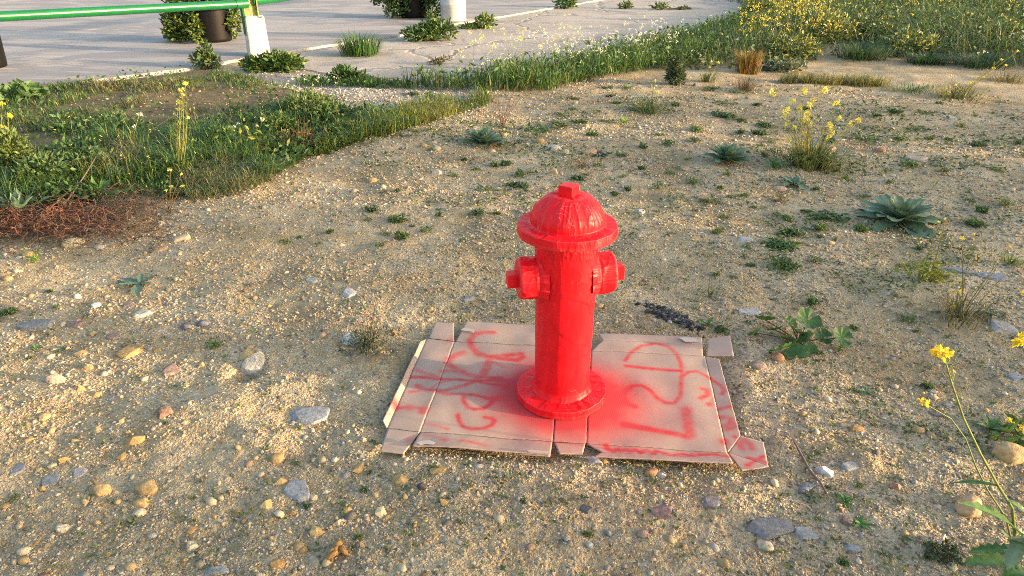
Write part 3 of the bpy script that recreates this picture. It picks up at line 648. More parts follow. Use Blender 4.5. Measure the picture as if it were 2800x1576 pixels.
def gravel_ok(x, y, k):
    keep = (sdist(CARD, x, y) < .0) & (sdist(SLAB, x, y) < .02) & (sdist(APRON, x, y) < .0) & (sdist(BAND, x, y) < .1) & (sdist(MEADOW, x, y) < .3)
    keep &= ((sdist(GRASS, x, y) < .05) & (sdist(HEAP, x, y) < .05)) | (RNG.random(len(x)) < .10)
    clump = fbm(x * 2.2, y * 2.2, 131, 3); return keep & (RNG.random(len(x)) < sstep(.25, .62, clump) * .9 + k)
x, y = scatter(150000, 1.05, 8.5, 46); keep = gravel_ok(x, y, .25); x, y = x[keep], y[keep]; r = np.hypot(x, y)
size = (RNG.gamma(1.8, .0009, len(x)) + .0022) * np.clip(r / 2.2, .85, 3.2) ** .8
gr = pebbles('gravel', x, y, size, 'loose tan and grey gravel strewn over the sandy ground', base=OCT, smooth=False)
x, y = scatter(20000, 1.05, 9, 48); keep = gravel_ok(x, y, .15); x, y = x[keep], y[keep]; r = np.hypot(x, y)
size = (RNG.gamma(1.6, .0013, len(x)) + .0032) * np.clip(r / 2.2, .85, 3.0) ** .7
pebbles('rounded_grains', x, y, size, '', parent=gr)
x, y = scatter(900, 1.1, 8); keep = (sdist(CARD, x, y) < -.02) & (sdist(SLAB, x, y) < -.05) & (sdist(APRON, x, y) < -.02) & (sdist(GRASS, x, y) < .0) & (sdist(BAND, x, y) < 0) & (sdist(MEADOW, x, y) < 0)
left = np.where(x < -.2 * y, 1.0, .55); keep &= RNG.random(len(x)) < left
x, y = x[keep], y[keep]
pebbles('coarse_gravel', x, y, RNG.gamma(2.0, .0028, len(x)) + .005, 'thumb-sized pebbles lying among the finer gravel', sink=.2)
x, y = scatter(700, 1.2, 3.2, 46); keep = (x < -.12 * y) & (sdist(CARD, x, y) < -.03) & (RNG.random(len(x)) < sstep(.35, .65, fbm(x * 2, y * 2, 141, 2))); x, y = x[keep], y[keep]
pebbles('earth_clods', x, y, RNG.gamma(2.2, .0035, len(x)) + .005, 'ochre earth clods crumbled over the left foreground', np.array([(.36, .24, .10), (.40, .29, .14), (.30, .19, .085), (.43, .35, .22)]), np.array([.35, .3, .2, .15]), .1, smooth=False)
x, y = scatter(16000, 5.0, 11, 40); keep = sdist(GREYG, x, y) > -.05; x, y = x[keep], y[keep]
if len(x): pebbles('grey_gravel', x, y, RNG.uniform(.006, .016, len(x)), 'pale grey road gravel between the grass and the rough concrete', np.array([(.42, .40, .38), (.30, .30, .30), (.5, .47, .43), (.22, .22, .24)]), np.array([.4, .25, .25, .1]))

# ------------------------------------------------------------------ single stones
T_, P_, W_, G_, B_, K_, V_, I_, N_ = (.42, .30, .15), (.50, .43, .32), (.58, .57, .54), (.27, .28, .285), (.23, .245, .27), (.065, .065, .07), (.27, .18, .165), (.46, .30, .21), (.22, .14, .09)
def stone(x, y, w, h, ty, colr, label, rot=None):
    p0 = on(x, y); s = mpx(p0); wm = w * s; hm = h * s; dep = math.atan2(CAM_H, p0[1])
    big = w > 38
    V, F = (ICO3 if big else ICO2); V = V.copy(); sd = int(x * 7 + y * 13) % 9973
    rs = np.random.default_rng(sd)
    if ty == 's':                                        # flat broken slab
        depth = hm / math.sin(dep) * .95; ht = min(.035, .12 * wm + .008); sx, sy, sz = wm / 2, depth / 2, ht / 2
        V = np.sign(V) * np.abs(V) ** np.array([.75, .75, .45])
    elif ty == 'a':
        ht = hm * .62; depth = wm * .75; sx, sy, sz = wm / 2, depth / 2, ht * .75
        V = np.sign(V) * np.abs(V) ** .78
    else:
        ht = hm * .62; depth = wm * .8; sx, sy, sz = wm / 2, depth / 2, ht * .75
    for _ in range(12 if ty == 'r' else 13):               # planar chips
        nrm = rs.normal(size=3); nrm[2] = abs(nrm[2]) * (.12 if ty == 's' else .6); nrm /= np.linalg.norm(nrm)
        lim = rs.uniform(.66, .93) if ty == 'r' else rs.uniform(.50, .86)
        d = V @ nrm; V = V - np.clip(d - lim, 0, None)[:, None] * nrm * (.9 if ty != 'r' else .7)
    f = vn(V[:, 0] * 3 + sd, V[:, 1] * 3 + V[:, 2] * 2, sd % 97) - .5; V = V * (1 + f[:, None] * (.10 if ty == 's' else .16))
    V = V / np.abs(V).max(0); V = V * (sx, sy, sz)
    if ty != 's' or rot is not None:
        a = rot if rot is not None else rs.uniform(-.5, .5); c, s_ = math.cos(a), math.sin(a); V = np.c_[V[:, 0] * c - V[:, 1] * s_, V[:, 0] * s_ + V[:, 1] * c, V[:, 2]]
    grain = .85 + .3 * vn(V[:, 0] * 60 + sd, V[:, 1] * 60 + V[:, 2] * 60, 3)[:, None]
    me = mesh('stone', V, F, M['stone'], np.array(colr) * .82 * grain, ty == 'r')
    q = on(x, y + (h * .18 if ty != 's' else 0))
    return tag(link('stone', me, None, (q[0], q[1], q[2] + (sz * .28 if ty != 's' else sz * .1))), label, 'stone', 'stones on the gravel')
for a in [
 (642, 908, 70, 84, 'a', (.50, .47, .42), 'pale angular stone half sunk in a small hollow, left of the cardboard'),
 (768, 1052, 124, 50, 's', (.30, .315, .335), 'long grey slate slab lying left of the cardboard corner', .25), (748, 1236, 66, 72, 's', (.31, .32, .325), 'triangular grey slate slab in the lower left foreground', .7),
 (50, 1182, 46, 36, 's', B_, 'blue-grey flat stone near the lower left edge', .6), (128, 1210, 46, 36, 's', G_, 'dark grey flat stone just right of the blue-grey one at lower left', .6), (200, 1192, 40, 36, 's', (.38, .36, .36), 'pale grey slanting stone between slate and tan stones at lower left', .7),
 (257, 1229, 48, 40, 'r', T_, 'round tan stone, left of a pair at lower left'), (371, 1224, 60, 38, 'r', T_, 'largest tan stone in the lower left foreground'), (356, 1262, 42, 26, 'r', T_, 'tan stone tucked below the largest tan stone'),
 (350, 1289, 36, 24, 'r', P_, 'pale tan stone, lowest of three stacked in view at lower left'), (296, 1262, 22, 16, 'r', T_, 'small tan stone below the round tan stone'),
 (697, 1152, 38, 32, 'r', T_, 'egg-shaped tan stone beside a weed tuft, left of the cardboard flap'), (162, 1326, 38, 28, 'a', P_, 'pointed pale stone low at the left'), (244, 1315, 20, 18, 'r', T_, 'small round tan stone low at the left'),
 (485, 1373, 46, 36, 'a', P_, 'pale pinkish angular stone near the bottom edge'), (60, 1385, 34, 24, 'r', P_, 'pale oval stone, upper of two at the bottom left corner'), (62, 1410, 30, 24, 'r', T_, 'tan stone, lower of two at the bottom left corner'),
 (546, 1440, 74, 26, 's', (.33, .335, .34), 'grey slab cut off by the bottom edge', .1), (104, 1452, 44, 22, 's', N_, 'brown stone at the bottom edge, far left', .2),
 (436, 936, 60, 40, 's', I_, 'long pinkish stone leaning, left of the hollow', .9), (143, 952, 48, 36, 'a', (.50, .37, .28), 'pink and white stone at far left, two thirds down'), (203, 975, 24, 20, 'a', T_, 'small orange stone beside the pink and white stone'),
 (352, 792, 52, 30, 's', (.33, .34, .34), 'triangular light grey stone left of centre', -.2), (877, 851, 50, 34, 'a', W_, 'white stone beside the pink-flowered herb'), (785, 706, 50, 24, 's', (.36, .36, .35), 'flat pale grey stone above the pink-flowered herb', .5),
 (880, 738, 48, 28, 's', (.48, .46, .45), 'flat whitish stone above the cardboard corner', .1), (1175, 753, 46, 18, 's', B_, 'narrow grey stone behind the cardboard, left of hydrant', .4),
 (415, 1037, 46, 36, 'a', (.24, .16, .12), 'brown angular stone beside the sunlit gravel'), (325, 886, 74, 38, 's', (.36, .25, .12), 'large tan embedded clod, left of the half-sunk stone', .2), (222, 922, 30, 22, 'a', T_, 'tan chip above the pink and white stone'),
 (190, 816, 42, 18, 's', V_, 'mauve flat stone, left of the triangular grey stone', .2), (330, 770, 36, 16, 's', (.25, .2, .19), 'thin mauve-grey stone above the triangular grey stone', .3), (468, 820, 34, 18, 'r', (.17, .165, .18), 'dark oval pebble, lower of two right of the triangular stone'), (512, 812, 36, 18, 'r', (.19, .185, .2), 'dark oval pebble, upper of two right of the triangular stone'),
 (288, 848, 40, 18, 's', (.28, .21, .17), 'brownish flat stone above the large clod', .1), (88, 822, 90, 34, 's', (.25, .25, .25), 'worn grey concrete patch at the left edge', .25), (195, 745, 22, 16, 'r', W_, 'white pebble below the flat-leaved weed'), (242, 768, 26, 13, 's', (.68, .67, .66), 'bright white chip left of the triangular stone', .1),
 (456, 599, 46, 32, 'a', (.50, .38, .28), 'pale rock at the edge of the dead weeds'), (184, 609, 56, 26, 'r', (.47, .40, .26), 'long pale stone beside the red-brown dead weeds'), (250, 621, 28, 14, 'r', P_, 'small pale stone right of the long pale stone'), (71, 640, 36, 20, 'r', T_, 'orange-tan stone under the dead weeds'), (404, 627, 36, 22, 'a', (.36, .25, .17), 'brown stone below the pale rock by the weeds'),
 (376, 552, 22, 16, 'r', T_, 'small orange stone at the foot of the dry stalk'), (403, 562, 24, 14, 'r', P_, 'small pale stone below the dry stalk'), (20, 700, 30, 16, 'r', T_, 'tan stone at the left edge'), (40, 682, 20, 14, 'r', P_, 'pale pebble above the left edge tan stone'),
 (1661, 1291, 76, 46, 's', V_, 'mauve flat stone in the right foreground below the cardboard', .05), (1618, 1342, 34, 22, 'r', (.32, .22, .17), 'brownish stone below the mauve stone'), (1790, 1265, 70, 36, 's', (.22, .205, .2), 'grey-brown slab right of the mauve stone', .35), (1476, 1281, 40, 25, 's', (.11, .115, .125), 'dark slate pebble in front of the cardboard', .4), (1060, 1224, 24, 22, 'r', (.1, .09, .1), 'dark round pebble below the left cardboard flap'),
 (1333, 1376, 28, 20, 'r', (.27, .2, .14), 'brown oval pebble low at the centre'), (1482, 1371, 22, 18, 'r', (.3, .31, .32), 'grey oval pebble low right of centre'), (1530, 1340, 18, 16, 'r', (.2, .21, .23), 'blue-grey pebble above the grey oval one'),
 (1925, 1371, 42, 26, 'r', P_, 'smooth cream stone at lower right'), (1822, 1416, 34, 26, 'r', T_, 'ochre stone near the bottom edge, right of centre'), (1935, 1326, 130, 62, 's', (.25, .245, .24), 'wide grey concrete lump sunk in the ground at lower right', .1), (2025, 1345, 70, 40, 's', (.33, .33, .32), 'pale crumbled concrete right of the sunk lump', .2), (2148, 1382, 46, 22, 's', (.3, .3, .3), 'grey flat stone low at the right', -.3),
 (2438, 1268, 78, 58, 'r', (.52, .36, .20), 'big tan stone beside the tall yellow-flowered stem'), (2536, 1136, 80, 64, 'r', (.50, .36, .19), 'big tan stone at the right edge'), (2250, 1220, 32, 30, 'a', (.40, .24, .17), 'reddish faceted stone right of the twig'), (2515, 822, 70, 34, 's', (.40, .38, .35), 'pale flat stone near the right edge, below yellow flowers', -.25), (2552, 950, 50, 30, 's', (.32, .33, .33), 'flat grey stone cut by the right edge', -.1),
 (2415, 684, 76, 20, 's', B_, 'long grey slab near the right edge, left piece', -.15), (2492, 697, 92, 22, 's', (.27, .29, .33), 'long grey slab near the right edge, right piece', -.15), (1887, 788, 62, 22, 's', (.42, .43, .44), 'grey-white flat stone behind the cardboard, left of the mallow', -.15), (2070, 1182, 50, 32, 'a', (.56, .55, .53), 'white crusty stone right of the cardboard corner'), (2030, 1226, 48, 24, 's', G_, 'flat grey stone below the white crusty stone', .1), (2017, 1236, 18, 14, 'r', (.2, .2, .21), 'dark pebble touching the flat grey stone'), (2140, 1175, 58, 24, 's', (.33, .33, .31), 'crumbly pale patch of stone above the white crusty stone', .1),
 (2130, 1308, 44, 26, 'a', (.24, .19, .15), 'brown stone with a weed at its foot, lower right'), (2152, 1076, 40, 30, 'a', (.36, .24, .12), 'brown earth clod right of the cardboard'), (1906, 918, 46, 20, 'r', (.28, .22, .18), 'brown oval stone by the right cardboard flap'), (1955, 898, 36, 24, 'r', (.36, .22, .14), 'reddish stone below the mallow leaves'), (2310, 1082, 32, 22, 'r', T_, 'round ochre clod in the right foreground'), (2384, 1020, 30, 16, 's', G_, 'grey chip left of the tall flower stem', .2), (2355, 1045, 40, 16, 's', (.24, .2, .18), 'mauve-brown flat stone below the tall yellow flower', -.4), (2395, 1130, 28, 14, 'r', (.12, .12, .13), 'dark flat pebble beside the tall stem'), (2345, 985, 26, 14, 's', (.36, .36, .35), 'grey chip above the lower yellow flower', .2),
 (1497, 1157, 40, 24, 'a', (.36, .36, .37), 'grey and white stone wedged under the front cardboard edge'), (1522, 1160, 20, 22, 'a', (.45, .27, .1), 'orange stone under the front cardboard edge'), (1638, 1186, 40, 22, 'r', (.34, .2, .11), 'orange-brown stone just in front of the cardboard'), (1662, 1196, 38, 20, 'a', (.42, .41, .42), 'pale chip in front of the cardboard'),
 (1395, 373, 36, 26, 'r', (.50, .46, .38), 'pale round stone, left of a row behind the hydrant'), (1422, 384, 24, 22, 'r', P_, 'small pale stone in the row behind the hydrant'), (1486, 384, 38, 24, 'a', (.46, .31, .21), 'pinkish stone, right end of the row behind the hydrant'), (1357, 354, 28, 18, 'r', T_, 'tan stone above the row behind the hydrant'), (1393, 434, 24, 24, 'a', (.48, .38, .24), 'upright tan stone just behind the hydrant top'),
 (1097, 432, 30, 20, 'a', (.56, .50, .40), 'cream stone left of the hydrant, upper middle'), (1098, 374, 22, 18, 'r', P_, 'pale stone left of the grey-leaved rosette, right of two'), (1066, 366, 22, 16, 'r', T_, 'tan stone left of the grey-leaved rosette, left of two'), (936, 454, 28, 18, 'r', T_, 'tan stone right of the grass edge, upper middle'), (963, 470, 18, 16, 'r', (.45, .4, .33), 'small pale stone beside the tan stone near the grass edge'), (892, 480, 22, 16, 'r', (.45, .38, .28), 'pale stone at the edge of the dry grass'),
 (1768, 500, 38, 30, 'a', (.52, .36, .22), 'tan rock with weeds at its foot, right of the hydrant top'), (2392, 298, 38, 14, 's', (.50, .45, .38), 'flat pale block in the upper right', .05), (2302, 402, 86, 16, 's', (.33, .30, .26), 'long flat embedded stone in the upper right', -.05), (2212, 378, 30, 18, 'r', (.36, .19, .13), 'brick-red stone in the upper right'), (1613, 532, 30, 18, 'a', (.44, .42, .40), 'whitish stone right of the hydrant dome'), (1877, 605, 44, 16, 's', (.42, .43, .42), 'white flake below the tufts, right of the hydrant', -.2), (2108, 274, 16, 14, 'r', P_, 'cream pebble beside the yellow flower heads'), (1750, 213, 20, 16, 'a', (.2, .19, .2), 'dark stone by the upright bush'),
 (2088, 372, 30, 18, 'r', (.40, .29, .2), 'tan stone right of the yellow-flowered plant'), (1722, 424, 30, 14, 's', (.42, .30, .18), 'flat ochre stone left of the second rosette', .1), (1962, 474, 36, 12, 'r', (.45, .33, .24), 'long tan stone below the small green rosette'), (2050, 575, 30, 12, 's', (.4, .36, .32), 'flat pale stone left of the large rosette', 0),
 ]: stone(*a)

# ------------------------------------------------------------------ twigs and debris
def stick(name, pts, rad, colr, label, cat):
    P3 = [on(*p) + Vector((0, 0, z)) for p, z in pts]; mb = MB(); mb.tube(P3, rad, 7, colr); o = link(name, mb.me(name, M['dry'])); return tag(o, label, cat)
stick('twig', [((1996, 1118), .012), ((2012, 1150), .014), ((2035, 1190), .010), ((2062, 1222), .012), ((2084, 1258), .008)], [.003, .004, .0045, .004, .002], (.16, .13, .11), 'thin grey twig lying on the gravel right of the cardboard', 'twig')
stick('twig', [((2345, 1400), .01), ((2362, 1378), .012), ((2374, 1352), .010)], [.005, .006, .003], (.40, .37, .33), 'short pale dry twig at the bottom right', 'twig')
def ash(x, y, w, h, n, label, name='charred_debris', cols=((.03, .03, .032), (.06, .06, .06), (.13, .12, .11), (.3, .29, .27)), tilt=.12):
    c = on(x, y); s = mpx(c); q = RNG.normal(size=(n, 2)) * .42; px = c[0] + q[:, 0] * w * s / 2 ; py = c[1] + (q[:, 1] * h * s * 1.4 - q[:, 0] * w * s * tilt)
    o = pebbles(name, px, py, RNG.uniform(.004, .014, n), label, np.array(cols), np.array([.45, .3, .15, .1]), .5, None, 'debris'); return o
ash(1688, 796, 120, 34, 420, 'heap of black charred bits on the gravel right of the hydrant', tilt=.5)
ash(1500, 388, 60, 14, 160, 'dark dry litter beside the pinkish stone behind the hydrant', cols=((.07, .06, .06), (.11, .09, .08), (.15, .13, .11), (.2, .17, .13)))
def bark(x, y, label):
    mb = MB(); c = on(x, y)
    for k in range(5):
        a = random.uniform(0, 6.28); L = random.uniform(.03, .055); o = Vector((random.uniform(-.03, .03), random.uniform(-.03, .03), .006))
        pts = [c + o + Vector((math.cos(a + t * .9) * L * (t - .5), math.sin(a + t * .9) * L * (t - .5), .014 * math.sin(t * 3.1))) for t in np.linspace(0, 1, 6)]
        mb.tube(pts, np.array([.004, .009, .011, .010, .008, .004]) * random.uniform(.7, 1.1), 7, (.30, .17, .065))
    return tag(link('dry_clods', mb.me('dry_clods', M['stone'])), label, 'clod')
bark(838, 1402, 'curled orange-brown dry earth lumps near the bottom edge')
# ------------------------------------------------------------------ plants: builders
def leaf_mesh(name, L, Wd, a0, a1, mat, prof='ovate', fold=.25, wavy=0, n=9, seed=0):
    """a leaf along +X rising at a0 and bending to a1 (radians above level)"""
    t = np.linspace(0, 1, n); a = a0 + (a1 - a0) * t; dx = np.cos(a) * L / (n - 1); dz = np.sin(a) * L / (n - 1)
    cx = np.concatenate([[0], np.cumsum(dx[:-1])]); cz = np.concatenate([[0], np.cumsum(dz[:-1])])
    if prof == 'ovate': w = np.clip(1 - (np.abs(t - .56) / .52) ** 2.2, .0, 1) ** .6
    elif prof == 'lance': w = np.sin(np.pi * np.clip(t * .95 + .05, 0, 1) ** .7) ** .9
    elif prof == 'spoon': w = .22 + .95 * np.exp(-((t - .68) / .26) ** 2); w[-1] = .12
    else: w = (np.sin(np.pi * np.clip(t * .95 + .05, 0, 1) ** .8) ** .7) * (1 - .38 * (np.arange(n) % 2))    # jagged
    w = w * Wd / 2; w[-1] = max(w[-1], .02 * Wd)
    V = []; rs = np.random.default_rng(seed)
    for i in range(n):
        ca, sa = math.cos(a[i]), math.sin(a[i]); up = np.array([-sa, 0, ca]); c = np.array([cx[i], 0, cz[i]])
        for sgn in (-1, -.5, 0, .5, 1):
            wv = wavy * Wd * math.sin(i * 1.9 + sgn * 2 + seed) * abs(sgn)
            V.append(c + np.array([0, sgn * w[i], 0]) + up * (fold * w[i] * abs(sgn) ** 1.3 + wv))
    i, j = np.meshgrid(np.arange(n - 1), np.arange(4), indexing='ij')
    F = np.stack([i * 5 + j, i * 5 + j + 1, (i + 1) * 5 + j + 1, (i + 1) * 5 + j], -1).reshape(-1, 4)
    cc = np.tile(np.array([.92, .98, 1.45, .98, .92]), n)[:, None] * np.ones((1, 3)) * (.85 + .3 * np.repeat(t, 5))[:, None]
    return mesh(name, np.array(V), F, mat, cc)
def rosette(name, x, y, wpx_, n, mat, label, cat='plant', prof='ovate', ratio=.42, tilt=(.25, 1.15), fold=.3, wavy=.03, inner=.55, group=None, bend=.35):
    p = at(x, y); Lm = wpx_ * mpx(p) / 2 * 1.05; root = empty(name, p, random.uniform(0, 6.28)); tag(root, label, cat, group)
    ms = [leaf_mesh('leaf', Lm, Lm * ratio, tilt[0] + (tilt[1] - tilt[0]) * k / 3, tilt[0] + (tilt[1] - tilt[0]) * k / 3 - bend * (1 if k < 3 else .3), mat, prof, fold, wavy, 9, k) for k in range(4)]
    for i in range(n):
        k = min(3, int(i / n * 4)); o = link('leaf', ms[k], root, (0, 0, .004)); o.rotation_euler = (random.uniform(-.15, .15), 0, i * 2.39996 + random.uniform(-.2, .2))
        s = (1 - (1 - inner) * i / n) * random.uniform(.85, 1.1); o.scale = (s, s * random.uniform(.85, 1.15), s)
    return root
def pcols(n, base, var=.25): return np.array(base) * RNG.uniform(1 - var, 1 + var, (n, 1)) * RNG.uniform(.93, 1.07, (n, 3))
def rdir(n, up=.3):
    d = RNG.normal(size=(n, 3)); d[:, 2] = d[:, 2] * .6 + up; return d / np.linalg.norm(d, axis=1)[:, None]
YEL, PYEL, WHT, PNK = (.80, .66, .06), (.78, .72, .18), (.74, .73, .71), (.50, .22, .36)
def head_mesh(name, r, nfl, colr):
    mb = MB(); n = nfl * 4; c = rdir(nfl, .5) * RNG.uniform(.35, 1, (nfl, 1)) * r * .75
    C = np.repeat(c, 4, 0); d = np.repeat(c / (np.linalg.norm(c, axis=1)[:, None] + 1e-9), 4, 0) * .45 + RNG.normal(size=(n, 3)) * .8
    mb.leaves(C, d, np.full(n, r * .55) * RNG.uniform(.8, 1.2, n), pcols(n, colr, .15), .75, .2); return mb.me(name, M['petal'], False)
HEADS = {}
def head(colr, parent, loc, r, name='flower_head', nfl=9):
    k = (colr, nfl, random.randrange(3))
    if k not in HEADS: HEADS[k] = head_mesh(name, 1.0, nfl, colr)
    o = link(name, HEADS[k], parent, loc); o.scale = (r, r, r); o.rotation_euler = (random.uniform(-.3, .3), random.uniform(-.3, .3), random.uniform(0, 6)); return o
def curve(p, q, bow, n=7):
    p, q = Vector(p), Vector(q); d = q - p; side = Vector((random.uniform(-1, 1), random.uniform(-1, 1), 0)) * d.length * bow
    return [p + d * t + side * math.sin(math.pi * t) for t in np.linspace(0, 1, n)]
def flower_plant(name, x, y, tops, label, colr=YEL, stem_c=(.20, .23, .07), rad=.0018, base_n=40, base_h=.1, base_c=(.09, .16, .04), leafy=0, spread=.04, pods=6, dy=.0, cat='flower', bow=.05, nfl=9, leaf_s=.03, group=None):
    """tops: (photo x, photo y, head size px)"""
    p = at(x, y); s = mpx(p); root = empty(name, p); tag(root, label, cat, group)
    for k, (tx, ty, hs) in enumerate(tops):
        q = atY(tx, ty, p[1] + dy + random.uniform(-.4, .4) * spread * 2) - p
        b = Vector((random.uniform(-1, 1), random.uniform(-1, 1), 0)) * spread * .35
        c = curve(b, q, bow); mb = MB(); mb.tube(c, np.linspace(rad * 1.25, rad * .6, len(c)), 5, stem_c)
        if pods:
            idx = RNG.uniform(.35, .93, pods); pp = np.array([tuple(Vector(c[int(t * (len(c) - 1))]).lerp(Vector(c[min(len(c) - 1, int(t * (len(c) - 1)) + 1)]), (t * (len(c) - 1)) % 1)) for t in idx])
            L = q.length * .10 + .008; mb.blades(pp, np.full(pods, L) * RNG.uniform(.6, 1.2, pods), np.full(pods, rad * 1.6), RNG.uniform(0, 6.28, pods), np.full(pods, .9), pcols(pods, stem_c))
        link('stem', mb.me('stem', M['leaf']), root)
        if hs: head(colr, root, q, hs * s / 2, nfl=nfl)
    mb = MB()
    if base_n:
        B = np.c_[RNG.normal(size=(base_n, 2)) * spread * .6, np.zeros(base_n)]; mb.blades(B, base_h * RNG.uniform(.4, 1.1, base_n), np.full(base_n, base_h * .045 + .0015), np.arctan2(B[:, 1], B[:, 0]), RNG.uniform(.2, 1.3, base_n), pcols(base_n, base_c))
    if leafy:
        c = RNG.normal(size=(leafy, 3)) * (spread, spread, base_h * .4); c[:, 2] = np.abs(c[:, 2]) + .01
        mb.leaves(c, rdir(leafy), leaf_s * RNG.uniform(.6, 1.2, leafy), pcols(leafy, base_c), .45)
    if base_n or leafy: link('foliage', mb.me('foliage', M['leaf'], False), root)
    return root
def bush(name, p, blobs, nleaf, ls, colr, label, cat='plant', stems=5, ratio=.5, group=None, stem_c=(.12, .10, .05), hi=None, floor=.01):
    """blobs: (dx,dy,dz,rx,ry,rz) relative to the foot p"""
    root = empty(name, p); tag(root, label, cat, group)
    vol = np.array([b[3] * b[4] * b[5] for b in blobs]) ** .8; vol /= vol.sum(); mb = MB()
    for b, f in zip(blobs, vol):
        n = max(8, int(nleaf * f)); d = RNG.normal(size=(n, 3)); d /= np.linalg.norm(d, axis=1)[:, None]
        lump = .65 + .5 * vn(np.arctan2(d[:, 1], d[:, 0]) * 2.2, d[:, 2] * 3, int(b[0] * 100) % 91)
        c = d * (RNG.random(n) ** .45 * lump)[:, None] * b[3:] + np.array(b[:3]); c[:, 2] = np.maximum(c[:, 2], floor)
        cc = pcols(n, colr, .3)
        if hi is not None: m_ = RNG.random(n) < .22; cc[m_] = pcols(m_.sum(), hi, .2)
        mb.leaves(c, d * .7 + rdir(n, .4), ls * RNG.uniform(.6, 1.25, n), cc, ratio)
    link('foliage', mb.me('foliage', M['leaf'], False), root)
    mb = MB()
    for k in range(stems):
        b = blobs[k % len(blobs)]; e = Vector(b[:3]) + Vector([random.uniform(-.6, .6) * v for v in b[3:]]); e.z = max(e.z, .03)
        c = curve((random.uniform(-.02, .02), random.uniform(-.02, .02), 0), e, .12); mb.tube(c, np.linspace(ls * .12, ls * .04, len(c)) + .001, 5, stem_c)
    if stems: link('stem', mb.me('stem', M['dry']), root)
    return root
def ell(cx, cy, w, h, Y, p, depth=None):                  # a leafy lump seen at a photo position, as offsets from foot p
    q = atY(cx, cy, Y) - Vector(p); s = K * (Y * CP - (atY(cx, cy, Y)[2] - CAM_H) * SP) / FPX
    return (q[0], q[1], q[2], w * s / 2, (depth or w) * s / 2, h * s / 2)

# ------------------------------------------------------------------ shrubs in the tubs
Y1 = t1[1]
bush('tub_shrub', t1 + Vector((0, 0, .46)), [ell(450, 58, 90, 130, Y1 - .2, t1 + Vector((0, 0, .46)), 70), ell(490, 72, 50, 80, Y1 - .32, t1 + Vector((0, 0, .46)), 30), ell(440, 88, 55, 48, Y1, t1 + Vector((0, 0, .46)), 50), ell(585, 55, 44, 76, Y1, t1 + Vector((0, 0, .46)), 40), ell(520, -6, 190, 40, Y1, t1 + Vector((0, 0, .46)), 120)],
     3600, .075, (.075, .125, .03), 'leafy shrub spilling over both sides of the black tub behind the rail', 'shrub', 10, .55, hi=(.20, .23, .03), floor=-.4)
Y2 = t2[1]; f2 = t2 + Vector((0, 0, .46))
bush('tub_shrub', f2, [ell(995, 18, 75, 70, Y2 - .25, f2, 60), ell(1090, 18, 55, 70, Y2 - .2, f2, 50), ell(1040, -12, 190, 50, Y2, f2, 120), ell(950, -2, 40, 36, Y2, f2, 40)], 2400, .08, (.06, .115, .035), 'dark leafy shrub covering the tub beside the round white footing', 'shrub', 10, .55, hi=(.13, .17, .04), floor=-.4)

# ------------------------------------------------------------------ plants along the concrete edges
def edge_bush(name, x, y, lumps, n, ls, c, label, hi=None, ratio=.4, cat='weed', stems=6):
    p = at(x, y); return bush(name, p, [ell(a, b, w, h, p[1], p) for a, b, w, h in lumps], n, ls, c, label, cat, stems, ratio, hi=hi)
edge_bush('leafy_weed', 690, 180, [(650, 165, 90, 40), (700, 158, 80, 50), (735, 160, 60, 40)], 900, .09, (.06, .125, .03), 'leafy green weeds crowding the foot of the square white footing', (.15, .19, .04))
edge_bush('upright_weed', 522, 175, [(515, 130, 34, 60), (500, 150, 40, 40), (532, 155, 44, 40)], 420, .07, (.07, .12, .035), 'upright leafy weed at the pavement edge left of the square footing', (.15, .18, .04))
edge_bush('leafy_weed', 1080, 102, [(1060, 85, 110, 40), (1095, 72, 90, 36), (1130, 75, 44, 46), (1085, 50, 30, 50)], 1300, .085, (.065, .13, .035), 'mound of leafy weeds in the joint left of the round footing', (.14, .18, .05))
edge_bush('leafy_weed', 1215, 72, [(1220, 56, 60, 34), (1185, 68, 60, 14)], 520, .08, (.07, .135, .03), 'small leafy weed right of the round white footing', (.16, .2, .04))
edge_bush('leafy_weed', 1425, 22, [(1425, 8, 52, 30)], 300, .10, (.06, .13, .03), 'round green weed in a crack at the top of the rough concrete')
edge_bush('leafy_weed', 1575, 22, [(1575, 14, 36, 14)], 120, .09, (.07, .12, .035), 'tiny weed in a crack near the top, right of the round green weed')
edge_bush('leafy_weed', 1665, 24, [(1660, 18, 50, 12), (1720, 26, 44, 10)], 220, .09, (.07, .11, .035), 'thin line of weeds in a crack at top centre right')
edge_bush('leafy_weed', 885, 205, [(870, 190, 80, 40), (900, 195, 50, 26)], 520, .07, (.055, .11, .035), 'dark leafy weed at the left end of the rough concrete')
edge_bush('dry_weed', 1103, 162, [(1098, 156, 44, 12), (1122, 150, 30, 8)], 130, .05, (.14, .13, .06), 'dry brown weed in a hole in the rough concrete')
edge_bush('leafy_weed', 70, 250, [(50, 240, 110, 40), (20, 250, 50, 36)], 420, .10, (.06, .12, .045), 'broad-leaved green weed by the pavement at the left edge', ratio=.8)
